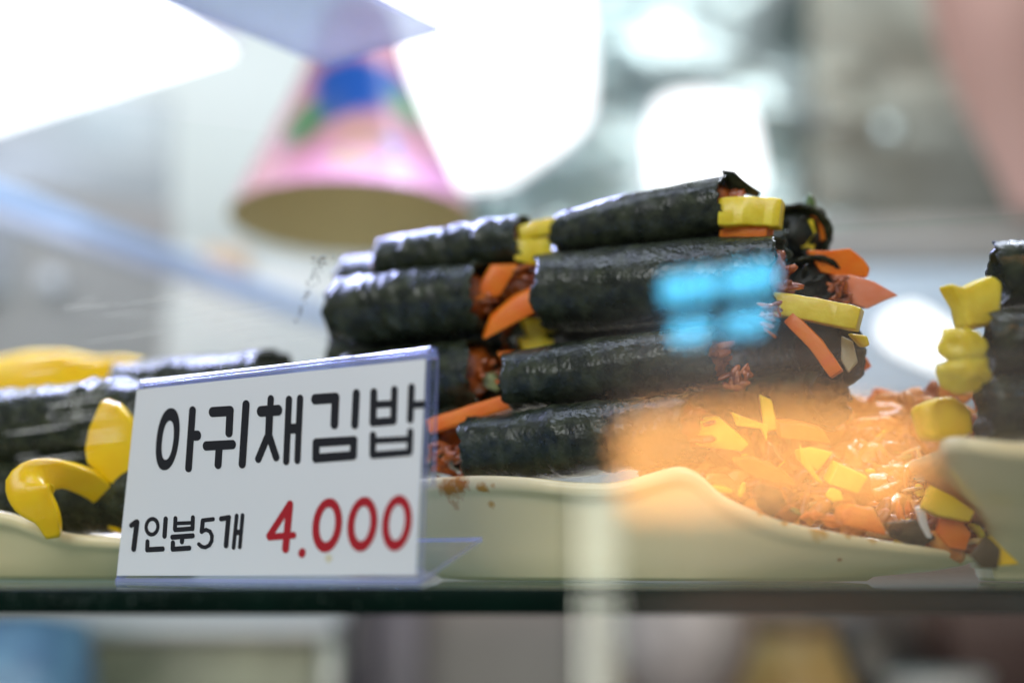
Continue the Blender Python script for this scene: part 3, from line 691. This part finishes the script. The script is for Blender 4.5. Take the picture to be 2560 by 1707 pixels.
# chopped filling heap at the right end of the plate: a low sauced mound with shreds lying all over it
rnd = random.Random(4)
def heap_at(t, v, dy=0):
    ytop = 1048 + 30 * math.sin(t * 5) - 60 * math.exp(-((t - .55) / .3) ** 2); ybot = 1190 + 190 * min(1, t * 1.25)
    return at(1640 + 830 * t, ytop + (ybot - ytop) * v + dy, .458 - .052 * v - .012 * t)
parts = []
for k in range(150):
    t, v = rnd.random(), rnd.random()
    parts.append(blob_data(heap_at(t, v) + Vector((0, .004, 0)), rnd.uniform(.0035, .0055), k, n=2, amp=.6, freq=2.0, sq=(1.3, .8, .7)))
V, F = join_data(parts)
heap = melt(obj("chopped_filling", V, F, SAUCE))
tag(heap, "heap of chopped orange filling in wet sauce on the plate's right end", "filling", kind="stuff")
SHREDS = [("fish_shreds", SAUCE_LIGHT, 110, .015, .0030, .0015), ("red_shreds", SAUCE, 170, .012, .0015, .0009),
          ("carrot_shreds", CARROT, 70, .008, .0013, .0011), ("radish_shreds", RADISH, 36, .006, .0014, .0012),
          ("sprout_shreds", mat("pale_sprout", (.62, .48, .26), .25, coat=.4, sss=.3, color2=(.70, .42, .18), cscale=200), 60, .011, .0008, .0008),
          ("green_shreds", mat("green_leek", (.10, .16, .02), .35, coat=.3), 26, .006, .0012, .0005)]
for nm, mm, cnt, L_, w_, h_ in SHREDS:
    data = [shred_data(heap_at(rnd.random(), rnd.random()) + Vector((0, -.0012 - rnd.random() * .002, .0012)), L_ * rnd.uniform(.6, 1.3), w_ * rnd.uniform(.7, 1.4), h_ * rnd.uniform(.8, 1.3), rnd) for k in range(cnt)]
    V, F = join_data(data); o = obj(nm, V, F, mm, heap); o["kind"] = "stuff"
def piece(name, label, cat, pxs, Y, m, thick=.004, tilt=0):
    return loose(name, label, cat, pslab(name, pxs, Y - .005, m, thick=thick, tilt=tilt))
piece("radish_piece", "largest flat yellow radish piece lying on the chopped filling", "radish piece", [(1695, 1090), (1715, 1054), (1800, 1048), (1845, 1085), (1874, 1112), (1855, 1133), (1753, 1119)], .409, RADISH, .004)
piece("radish_flake", "thin curled yellow radish flake above the largest radish piece", "radish piece", [(1825, 1030), (1865, 1046), (1921, 1064), (1918, 1104), (1903, 1072), (1843, 1061)], .408, RADISH, .0016)
piece("radish_stick", "upright greenish yellow radish stick standing in the filling", "radish piece", [(1896, 990), (1930, 998), (1946, 1073), (1912, 1077)], .412, RADISH, .003)
piece("radish_cube", "yellow radish cube in the middle of the chopped filling", "radish piece", [(2000, 1122), (2030, 1114), (2087, 1133), (2042, 1178), (2006, 1152)], .402, RADISH, .006)
piece("radish_cube", "brightest squarish yellow radish cube nearest the plate's right rim", "radish piece", [(2093, 1158), (2174, 1189), (2142, 1238), (2073, 1207)], .398, RADISH, .006)
piece("radish_flake", "small yellow radish flake leaning below the middle radish cube", "radish piece", [(2005, 1105), (2022, 1150), (2060, 1210), (2046, 1206), (2008, 1160)], .400, RADISH, .0015)
piece("radish_piece", "small pale yellow radish piece under the brightest radish cube", "radish piece", [(2072, 1212), (2108, 1226), (2110, 1246), (2085, 1252), (2066, 1240)], .397, RADISH, .004)
piece("carrot_piece", "flat carrot piece lying across the upper filling", "carrot piece", [(1948, 1057), (2000, 1062), (2062, 1073), (2077, 1113), (1952, 1094)], .407, CARROT, .004)
piece("carrot_piece", "rounded carrot piece resting against the plate's right rim", "carrot piece", [(2108, 1272), (2140, 1262), (2178, 1278), (2205, 1308), (2215, 1338), (2150, 1325), (2105, 1312)], .3925, CARROT, .005)
piece("carrot_piece", "carrot piece lying in sauce left of the rounded carrot", "carrot piece", [(1830, 1150), (1880, 1140), (1960, 1180), (1990, 1215), (1930, 1205), (1860, 1180)], .397, CARROT, .003)
piece("seaweed_scrap", "dark seaweed scrap at the plate rim under the filling", "seaweed scrap", [(1880, 1222), (1905, 1208), (1950, 1222), (1965, 1262), (1930, 1290), (1890, 1268)], .3915, NORI, .003)
piece("seaweed_scrap", "dark seaweed scrap near the right end of the plate", "seaweed scrap", [(2220, 1310), (2290, 1300), (2340, 1345), (2300, 1372), (2235, 1345)], .395, NORI, .003)
piece("onion_strip", "white onion strip hanging over the plate's right end", "onion piece", [(2292, 1268), (2312, 1262), (2322, 1310), (2332, 1345), (2318, 1345), (2300, 1310)], .394, mat("white_onion", (.72, .68, .62), .3, coat=.4, sss=.3), .002)
piece("radish_slice", "long yellow radish slice under the right plate's rim", "radish piece", [(2330, 1212), (2380, 1235), (2440, 1282), (2420, 1302), (2350, 1285), (2305, 1262)], .392, RADISH_DEEP, .004)
piece("carrot_piece", "carrot piece beneath the long yellow slice at the right", "carrot piece", [(2350, 1290), (2400, 1295), (2432, 1330), (2420, 1378), (2370, 1365), (2340, 1330)], .396, CARROT, .005)
piece("radish_slice", "curled yellow radish slice at the lower right edge", "radish piece", [(2440, 1352), (2480, 1340), (2520, 1380), (2555, 1410), (2500, 1415), (2455, 1395)], .386, RADISH_DEEP, .004)
piece("seaweed_scrap", "brown green seaweed scrap beside the curled yellow slice", "seaweed scrap", [(2425, 1388), (2470, 1340), (2500, 1370), (2500, 1425), (2450, 1420)], .384, mat("olive_seaweed", (.06, .045, .012), .4, bump=.4, bscale=500), .003)

# ------------------------------------------------------------------ left plate
G2 = "seaweed rolls on the left plate"
Q1 = roll("dark seaweed roll with violet shine on the left plate", (-240, 1095), (430, 1050), .48, .455, 118, 112, 13, ends="", group=G2, wrinkle=1.5, fm=SAUCE)
Q2 = roll("lower seaweed roll on the left plate under the yellow slices", (-260, 1270), (430, 1225), .475, .45, 106, 106, 14, ends="", group=G2, wrinkle=.8)
Q3 = roll("seaweed roll on the left plate peeping above the sign's top edge", (315, 1000), (690, 965), .505, .485, 100, 100, 15, ends="", group=G2, wrinkle=1.5)
Q4 = roll("middle seaweed roll on the left plate behind the sign", (250, 1150), (600, 1110), .495, .47, 95, 95, 16, ends="", group=G2, wrinkle=.8)
G3 = "yellow radish slices on the left plate"
tag(pslab("radish_slice", [(-120, 930), (-30, 902), (60, 884), (150, 880), (230, 900), (300, 898), (352, 905), (340, 950), (310, 985), (220, 1000), (120, 1010), (20, 1040), (-120, 1060)], .56, RADISH_DEEP, thick=.004, bevel=.0012), "broad yellow radish slice lying on top of the left rolls", "radish slice", G3)
tag(pslab("radish_slice", [(252, 1004), (290, 1016), (330, 1055), (345, 1150), (320, 1240), (262, 1200), (215, 1155), (206, 1120), (218, 1070)], .440, RADISH_DEEP, thick=.0045, bevel=.001), "upright yellow radish slice against the sign's left edge", "radish slice", G3)
tag(pslab("radish_slice", [(232, 1262), (300, 1240), (330, 1300), (300, 1345), (262, 1320)], .446, RADISH_DEEP, thick=.005, bevel=.002), "yellow radish slice peeping low beside the sign", "radish slice", G3)
# curled hooked slice: a broad band bent over
path = [at(135, 1338, .428), at(118, 1290, .425), at(84, 1248, .4235), at(76, 1214, .424), at(104, 1190, .427), at(160, 1186, .432), at(220, 1206, .438), at(262, 1235, .443), at(290, 1262, .447)]
wd = [.0034, .0062, .0100, .0118, .0088, .0066, .0068, .0064, .005]
V, F = [], []
fine = []; fw = []
for i in range(len(path) - 1):
    for k in range(4):
        t = k / 4; p0 = path[max(i - 1, 0)]; p1 = path[i]; p2 = path[i + 1]; p3 = path[min(i + 2, len(path) - 1)]
        fine.append(.5 * ((2 * p1) + (p2 - p0) * t + (2 * p0 - 5 * p1 + 4 * p2 - p3) * t * t + (3 * p1 - p0 - 3 * p2 + p3) * t ** 3)); fw.append(wd[i] + (wd[i + 1] - wd[i]) * t)
fine.append(path[-1]); fw.append(wd[-1])
NSG = 14
for i, p in enumerate(fine):
    t = (fine[min(i + 1, len(fine) - 1)] - fine[max(i - 1, 0)]).normalized()
    d = Vector((0, 1, .25)).normalized(); s = t.cross(d).normalized(); d = s.cross(t).normalized()
    for j in range(NSG):
        a = 2 * math.pi * j / NSG; c, sn = math.cos(a), math.sin(a)
        sg = lambda v: math.copysign(abs(v) ** .3, v)
        V.append(p + s * (sg(c) * fw[i] * .62) + d * (sg(sn) * .0019))
for i in range(len(fine) - 1):
    for j in range(NSG): F.append((i * NSG + j, i * NSG + (j + 1) % NSG, (i + 1) * NSG + (j + 1) % NSG, (i + 1) * NSG + j))
F += [tuple(range(NSG - 1, -1, -1)), tuple(range((len(fine) - 1) * NSG, len(fine) * NSG))]
tag(obj("radish_slice", V, F, RADISH_DEEP), "thick hooked yellow radish slice hanging over the left plate's rim", "radish slice", G3)

# ------------------------------------------------------------------ right plate
G4 = "seaweed rolls on the right plate"
roll("upper seaweed roll stacked at the right edge", (2490, 690), (2900, 660), .386, .38, 96, 96, 17, ends="", group=G4)
roll("middle seaweed roll stacked at the right edge", (2468, 860), (2900, 840), .382, .375, 95, 95, 18, ends="", group=G4)
roll("lower seaweed roll at the right edge just above the plate rim", (2455, 1025), (2900, 1010), .380, .372, 92, 92, 19, ends="", group=G4)
G5 = "yellow radish ends poking out of the right rolls"
tag(pslab("radish_end", [(2378, 700), (2417, 716), (2480, 680), (2510, 700), (2500, 800), (2470, 816), (2425, 814), (2410, 760)], .376, RADISH, thick=.008, bevel=.0015), "two pronged yellow radish end, topmost at the right edge", "radish end", G5)
o1, o2 = blob_data(at(2405, 868, .373), .0060, 41, amp=.4, freq=1.3, sq=(1, .8, .9)), blob_data(at(2415, 930, .373), .0066, 42, amp=.4, freq=1.3, sq=(1, .8, .8))
V, F = join_data([o1, o2]); tag(obj("radish_end", V, F, RADISH), "knobbly yellow radish end in the middle of the right edge", "radish end", G5)
tag(pslab("radish_end", [(2306, 1020), (2345, 1000), (2383, 990), (2440, 1026), (2436, 1085), (2380, 1098), (2330, 1100)], .380, RADISH_DEEP, thick=.008, bevel=.002), "lowest yellow radish end touching the right plate's rim", "radish end", G5)

# ------------------------------------------------------------------ price sign
BL, BR = at(287, 1452, .424), at(1049, 1456, .366)
TL = at(346, 958, .428)
U = (BR - BL).normalized(); Wd = (BR - BL).length
Nn = U.cross(TL - BL).normalized()
if Nn.dot(EYE - BL) < 0: Nn = -Nn
Vv = (TL - BL); Vv = (Vv - U * Vv.dot(U)).normalized()
def sp(px, py, n=0.0): return onplane(px, py, BL, Nn) + Nn * n
ps = root("price_sign", (BL + BR) / 2, "white price card in a clear acrylic stand reading 4.000", "price sign")
ftl, ftr, fbr, fbl = sp(342, 967), sp(1068, 887), sp(1049, 1456), sp(287, 1452)
H = (ftl - fbl).length
def rounded(q, r, n=6):
    out = []
    for i in range(4):
        p, a, b = q[i], q[i - 1], q[(i + 1) % 4]
        da, db = (a - p).normalized() * r, (b - p).normalized() * r
        for k in range(n + 1):
            t = k / n; out.append((p + da) * (1 - t) ** 2 + p * (2 * t * (1 - t)) + (p + db) * t ** 2)
    return out
rq = rounded([fbl, fbr, ftr, ftl], .0022); nr = len(rq)
obj("acrylic_front", [p - Nn * .00035 for p in rq] + [p - Nn * .0015 for p in rq],
    [tuple(range(nr)), tuple(range(2 * nr - 1, nr - 1, -1))] + [(i, nr + i, nr + (i + 1) % nr, (i + 1) % nr) for i in range(nr)], [ACRYL, ACRYL_EDGE], ps, smooth=False, fm=[0, 0] + [1] * nr)
bbl, bbr, btr, btl = [p - Nn * .0044 for p in (fbl + (ftl - fbl) * .42, fbr + (ftr - fbr) * .42, ftr, ftl)]
hexa("acrylic_back", [bbl, bbr, btr, btl], [p - Nn * .0011 for p in (bbl, bbr, btr, btl)], [ACRYL, ACRYL_EDGE], ps, fm=[0, 0, 1, 1, 1, 1])
# the fold along the top: half tube from front sheet to back sheet
V, F = [], []
K = 40; ro, ri = .0026, .0015
mid0, mid1 = ftl - Nn * .00295, ftr - Nn * .00295
for e_, m0 in ((0, mid0), (1, mid1)):
    for rr in (ro, ri):
        for k in range(K + 1):
            a = math.pi * k / K
            V.append(m0 + Nn * (math.cos(a) * rr) + Vv * (math.sin(a) * rr * 1.1))
M = K + 1
for k in range(K):
    F.append((k, k + 1, 2 * M + k + 1, 2 * M + k)); F.append((M + k, 3 * M + k, 3 * M + k + 1, M + k + 1))
    F.append((k, M + k, M + k + 1, k + 1)); F.append((2 * M + k, 2 * M + k + 1, 3 * M + k + 1, 3 * M + k))
FOLD = clear("acrylic_fold", (.75, .80, 1.0), (.66, .71, .95), .40, .6, .09, body=.16)
obj("acrylic_fold", V, F, FOLD, ps, smooth=False)
# foot, tipped up at its far end
fd = (at(1205, 1350, .392) - fbr); 
fa = [fbl - Nn * .0002 - Vv * .0004, fbr - Nn * .0002 - Vv * .0004]
foot_q = [fa[0], fa[1], fa[1] + fd, fa[0] + fd]
hexa("acrylic_foot", foot_q, [p + Vector((0, 0, .0013)) + Nn * 0 for p in foot_q], [clear("clear_acrylic_foot", (.97, .98, 1.0), (.6, .65, .95), .02, .15, .05, body=.015), ACRYL_EDGE], ps, fm=[0, 0, 1, 1, 1, 1])
# rounded bottom bend
V, F = [], []
for m0 in (fbl, fbr):
    for k in range(9):
        a = math.pi * k / 8 + math.pi
        V.append(m0 - Nn * .0009 + Nn * (math.cos(a) * .0008) + Vv * (math.sin(a) * .0010 - .0001))
for k in range(8): F.append((k, k + 1, 9 + k + 1, 9 + k))
obj("acrylic_bend", V, F, ACRYL, ps)
# card
cq = [sp(292, 1438), sp(1040, 1437), sp(1064, 897), sp(342, 974)]
spots(PAPER, [], 0, 1) if False else None
CARDM = PAPER
for (px, py) in [(822, 1396)]:
    p = sp(px, py) - origin_of(ps); spots(CARDM, [(p.x, p.y, p.z, .0016, .8, (.66, .62, .40))], .5, 900)
card = hexa("card", [p + Nn * .00005 for p in cq], [p - Nn * .00025 for p in cq], CARDM, ps, fm=None)

# printed characters: strokes with rounded ends, in picture points of three enlargements
Z1 = lambda x, y: (300 + x * .191344, 920 + y * .191344)
Z2 = lambda x, y: (680 + x * .204082, 880 + y * .204082)
Z3 = lambda x, y: (290 + x * .357143, 1200 + y * .357143)
lay = [0]
def hull(pts):
    pts = sorted(set(pts))
    def half(ps_):
        h = []
        for p in ps_:
            while len(h) > 1 and (h[-1][0] - h[-2][0]) * (p[1] - h[-2][1]) - (h[-1][1] - h[-2][1]) * (p[0] - h[-2][0]) <= 0: h.pop()
            h.append(p)
        return h
    a = half(pts); b = half(pts[::-1]); return a[:-1] + b[:-1]
class Glyph:
    def __init__(s, Z, name, m): s.Z, s.name, s.m, s.V, s.F = Z, name, m, [], []
    def put(s, polys, quads=False):
        lay[0] = (lay[0] + 1) % 12; n = .00011 + lay[0] * .000008
        o = len(s.V)
        s.V += [sp(*s.Z(x, y), n) for x, y in polys]
        return o
    def seg(s, x0, y0, x1, y1, a, b):
        pts = []
        for (x, y) in ((x0, y0), (x1, y1)):
            for k in range(20):
                t = 2 * math.pi * k / 20; pts.append((round(x + a * math.cos(t), 3), round(y + b * math.sin(t), 3)))
        h = hull(pts); o = s.put(h); s.F.append(tuple(range(o, o + len(h))))
        return s
    def v(s, x0, y0, x1, y1, w):
        b = w * .62; dy = math.copysign(b, y1 - y0); L = math.hypot(x1 - x0, y1 - y0)
        k = b / L
        return s.seg(x0 + (x1 - x0) * k, y0 + (y1 - y0) * k, x1 - (x1 - x0) * k, y1 - (y1 - y0) * k, w / 2, b)
    def h(s, x0, y0, x1, y1, t):
        a = t * .36
        return s.seg(x0 + a, y0, x1 - a, y1, a, t / 2)
    def ringe(s, cx, cy, rx, ry, ix, iy, sh=0, icy=None, pw=2.0):
        icy = cy if icy is None else icy; N = 48; pts = []
        for (yc, a, b) in ((cy, rx, ry), (icy, ix, iy)):
            for k in range(N):
                t = 2 * math.pi * k / N; c, q = math.cos(t), math.sin(t)
                x = math.copysign(abs(c) ** (2 / pw), c) * a; y = math.copysign(abs(q) ** (2 / pw), q) * b
                pts.append((cx + x - y * sh, yc + y))
        o = s.put(pts)
        s.F += [(o + k, o + (k + 1) % N, o + N + (k + 1) % N, o + N + k) for k in range(N)]
        return s
    def line(s, pts, a, b):
        for (p, q) in zip(pts, pts[1:]): s.seg(*p, *q, a, b)
        return s
    def done(s):
        return obj(s.name, s.V, s.F, s.m, ps, smooth=False)
Glyph(Z1, "printed_character", INK).ringe(627, 928, 148, 406, 72, 254, .11, 942, 2.25).v(955, 497, 895, 1360, 90).h(930, 882, 1064, 880, 132).done()
Glyph(Z1, "printed_character", INK).h(1163, 574, 1492, 560, 134).v(1445, 498, 1425, 905, 95).h(1085, 1016, 1520, 998, 122).v(1302, 1000, 1282, 1318, 92).v(1655, 418, 1598, 1310, 94).done()
g = Glyph(Z1, "printed_character", INK).v(1978, 352, 1962, 600, 82).h(1793, 566, 2125, 550, 142).v(1962, 540, 1942, 980, 94).v(1945, 860, 1790, 1235, 88).v(1940, 850, 2060, 1216, 88).done()
Glyph(Z2, "printed_character", INK).v(213, 533, 175, 1386, 80).v(350, 520, 312, 1372, 78).seg(215, 940, 320, 934, 20, 62).done()
Glyph(Z2, "printed_character", INK).h(483, 578, 832, 560, 130).v(785, 500, 765, 945, 96).v(1040, 452, 1015, 945, 88).h(503, 1110, 1052, 1080, 108).h(497, 1300, 1042, 1265, 112).v(547, 1055, 540, 1358, 88).v(1008, 1025, 998, 1318, 88).done()
Glyph(Z2, "printed_character", INK).v(1252, 440, 1238, 915, 86).v(1505, 412, 1490, 892, 82).seg(1250, 645, 1490, 632, 10, 44).h(1202, 862, 1530, 842, 102).v(1715, 383, 1694, 876, 82).h(1690, 648, 1885, 640, 92).v(1242, 970, 1236, 1300, 80).v(1700, 928, 1690, 1258, 76).seg(1240, 1086, 1690, 1064, 10, 38).h(1203, 1262, 1722, 1226, 88).done()
Glyph(Z3, "printed_digit", INK).v(152, 273, 124, 501, 35).v(95, 326, 158, 282, 30).done()
Glyph(Z3, "printed_character", INK).ringe(254, 325, 53, 69, 29, 40, .05).v(351, 252, 340, 409, 31).v(223, 412, 220, 498, 29).h(206, 486, 343, 480, 37).done()
Glyph(Z3, "printed_character", INK).v(419, 250, 414, 360, 28).v(541, 244, 537, 356, 28).seg(416, 302, 538, 297, 5, 13).h(404, 347, 548, 338, 32).h(383, 398, 554, 388, 36).v(468, 392, 462, 448, 29).v(402, 420, 399, 495, 29).h(386, 482, 530, 474, 35).done()
Glyph(Z3, "printed_digit", INK).h(596, 281, 694, 272, 30).v(611, 268, 600, 376, 30).line([(603, 358), (632, 346), (660, 358), (674, 388), (672, 425), (655, 455), (628, 469), (602, 464), (583, 447)], 13, 14).done()
Glyph(Z3, "printed_character", INK).h(724, 270, 808, 260, 36).v(791, 250, 771, 476, 32).v(848, 233, 823, 487, 27).v(889, 230, 867, 483, 27).seg(842, 366, 874, 362, 5, 19).done()
Glyph(Z3, "printed_digit", RED).line([(1220, 165), (1075, 390)], 22, 24).h(1058, 398, 1264, 384, 48).v(1221, 142, 1186, 510, 50).done()
Glyph(Z3, "printed_point", RED).seg(1306, 505, 1303, 511, 25, 31).done()
for cx, cy, rx, ry in ((1481, 315, 104, 190), (1727, 307, 105, 192), (1969, 299, 104, 196)):
    Glyph(Z3, "printed_digit", RED).ringe(cx, cy, rx, ry, rx * .52, ry * .64, .09, cy - 4).done()

# ------------------------------------------------------------------ low front glass at the right, and the lit things of the hall it mirrors
TH = math.radians(17)
G0 = Vector((0, .3425, 0)); GN = Vector((0, -math.cos(TH), math.sin(TH)))
gq = [onplane(x, y, G0, GN) for x, y in ((1395, 1900), (2800, 1900), (2800, 520), (1395, 600))]
EDGEG = bpy.data.materials.new("clear_glass_edge"); EDGEG.use_nodes = True
_nt = EDGEG.node_tree; _nt.nodes.remove(_nt.nodes["Principled BSDF"]); _t = _nt.nodes.new("ShaderNodeBsdfTransparent"); _t.inputs[0].default_value = (.93, .97, .95, 1)
_nt.links.new(_t.outputs[0], _nt.nodes["Material Output"].inputs[0])
o = hexa("front_glass", gq, [p - GN * .004 for p in gq], [PANE, EDGEG], fm=[0, 0, 1, 1, 1, 1])
tag(o, "slanted clear front glass at the right carrying cyan and orange reflections", "glass pane")
def mirror(p): return p - GN * (2 * (p - G0).dot(GN))
def mirrored_box(name, pxs, Y, m, parent, thick=.01, bevel=.0015):
    a = [mirror(at(x, y, Y)) for x, y in pxs]
    b = [mirror(at(x, y, Y) + Vector((0, thick, 0))) for x, y in pxs]
    n = len(a)
    f = [tuple(range(n)), tuple(range(2 * n - 1, n - 1, -1))] + [(i, n + i, n + (i + 1) % n, (i + 1) % n) for i in range(n)]
    return obj(name, a + b, f, m, parent, bevel=bevel, seg=4)
CY1 = emitter("cyan_tube", (.11, .62, 1.0), 15.0)
cs = root("lit_sign", mirror(at(1800, 745, .70)), "cyan lit sign of four short tubes hanging before the case", "sign")
for (pts) in ([(1652, 678), (1802, 659), (1804, 727), (1662, 750)], [(1814, 656), (1950, 640), (1952, 706), (1816, 726)],
              [(1676, 790), (1788, 776), (1788, 836), (1686, 852)], [(1818, 772), (1938, 756), (1928, 816), (1818, 830)]):
    mirrored_box("light_tube", pts, .70, CY1, cs, .012, .0045)
mirrored_box("backing_board", [(1620, 650), (1980, 612), (1975, 835), (1640, 880)], .708, mat("black_board", (.01, .03, .04), .5), cs, .004)
WARM = emitter("warm_lamp", (1.0, .46, .14), 12.5)
wl = root("lamp_box", mirror(at(1930, 1150, 1.9)), "warm orange lamp box hanging in front of the case", "lamp")
mirrored_box("lamp_face", [(1548, 1090), (1600, 1035), (1780, 1010), (2000, 1000), (2200, 1010), (2300, 1050), (2325, 1130), (2315, 1230), (2200, 1285), (1950, 1262), (1740, 1285), (1580, 1285), (1545, 1220)], 1.9, WARM, wl, .03, .012)
mirrored_box("lamp_back", [(1530, 1000), (2330, 990), (2340, 1300), (1530, 1310)], 1.925, HOUS, wl, .02)
TUBE = emitter("pale_tube", (.97, 1.0, .84), 4.6)
tl = root("tube_lamp", mirror(at(1500, 1400, 1.7)), "pale upright tube lamp standing in front of the case", "lamp")
mirrored_box("tube", [(1448, 1215), (1545, 1215), (1545, 1900), (1448, 1900)], 1.7, TUBE, tl, .02)
mirrored_box("tube_holder", [(1440, 1150), (1555, 1150), (1555, 1214), (1440, 1214)], 1.7, mat("grey_holder", (.25, .25, .25), .5), tl, .02)

LEFTG = bpy.data.materials.new("clear_front_glass"); LEFTG.use_nodes = True
nt = LEFTG.node_tree; nt.nodes.remove(nt.nodes["Principled BSDF"])
t_ = nt.nodes.new("ShaderNodeBsdfTransparent"); t_.inputs[0].default_value = (.99, .995, .992, 1)
nt.links.new(t_.outputs[0], nt.nodes["Material Output"].inputs[0])
gl = [onplane(x, y, G0, GN) for x, y in ((-400, 1900), (1394, 1900), (1394, 600), (1394, 420), (-400, 200))]
fl = [tuple(range(5)), (9, 8, 7, 6, 5)] + [(i, 5 + i, 5 + (i + 1) % 5, (i + 1) % 5) for i in range(5)]
o = left_glass = obj("front_glass", gl + [p - GN * .004 for p in gl], fl, LEFTG, smooth=False)
tag(o, "clear front glass at the left with a trail of dried specks", "glass pane")
GRIME = mat("grime", (.16, .16, .15), .8)
bits = []
rnd = random.Random(12)
for k in range(85):
    t = rnd.random() ** 1.6
    px = 806 - 66 * t + rnd.gauss(0, 9 * (1 - t) + 2); py = 642 + 165 * t
    bits.append(blob_data(onplane(px, py, G0, GN) + GN * .0001, rnd.uniform(.00012, .00034), k, n=1, sq=(1, .4, 1)))
V, F = join_data(bits); g_ = obj("dried_specks", V, F, GRIME, o); g_["kind"] = "stuff"
BLOCKM = mat("dark_blocker", (.045, .040, .035), .7)
hd = root("blocker", mirror(at(2100, 1100, 2.3)), "dark awning board added out of view to darken the glass reflections", "blocker")
mirrored_box("blocker_board", [(1150, 100), (3300, 100), (3300, 2100), (1150, 2100)], 2.3, BLOCKM, hd, .02)  # unseen dark board, added so the right glass mirrors little besides the lamps

STREAK = clear("wipe_streak", (.97, .98, .97), (.72, .74, .72), .03, .2, .2, body=.09)
bits = []
for k in range(34):
    if k % 2: x0, y0 = rnd.uniform(-20, 240), rnd.uniform(880, 1180)
    else: x0, y0 = rnd.uniform(150, 620), rnd.uniform(740, 900)
    Ls = rnd.uniform(60, 240); w_ = rnd.uniform(1.0, 2.6); pts = []
    if x0 + Ls > 320 and y0 > 900: Ls = max(40, 310 - x0)
    for u, ww in ((0, .2), (.3, 1), (.7, 1), (1, .2)): pts.append((x0 + Ls * u, y0 - Ls * u * .13 - w_ * ww))
    for u, ww in ((1, .2), (.7, 1), (.3, 1), (0, .2)): pts.append((x0 + Ls * u, y0 - Ls * u * .13 + w_ * ww))
    P_ = [onplane(x, y, G0, GN) + GN * (.00006 + k * .000004) for x, y in pts]
    bits.append((P_ + [p + GN * .00003 for p in P_], [tuple(range(8)), tuple(range(15, 7, -1))] + [(i, 8 + i, 8 + (i + 1) % 8, (i + 1) % 8) for i in range(8)]))
V, F = join_data(bits); g_ = obj("wipe_streaks", V, F, STREAK, left_glass, smooth=False); g_["kind"] = "stuff"
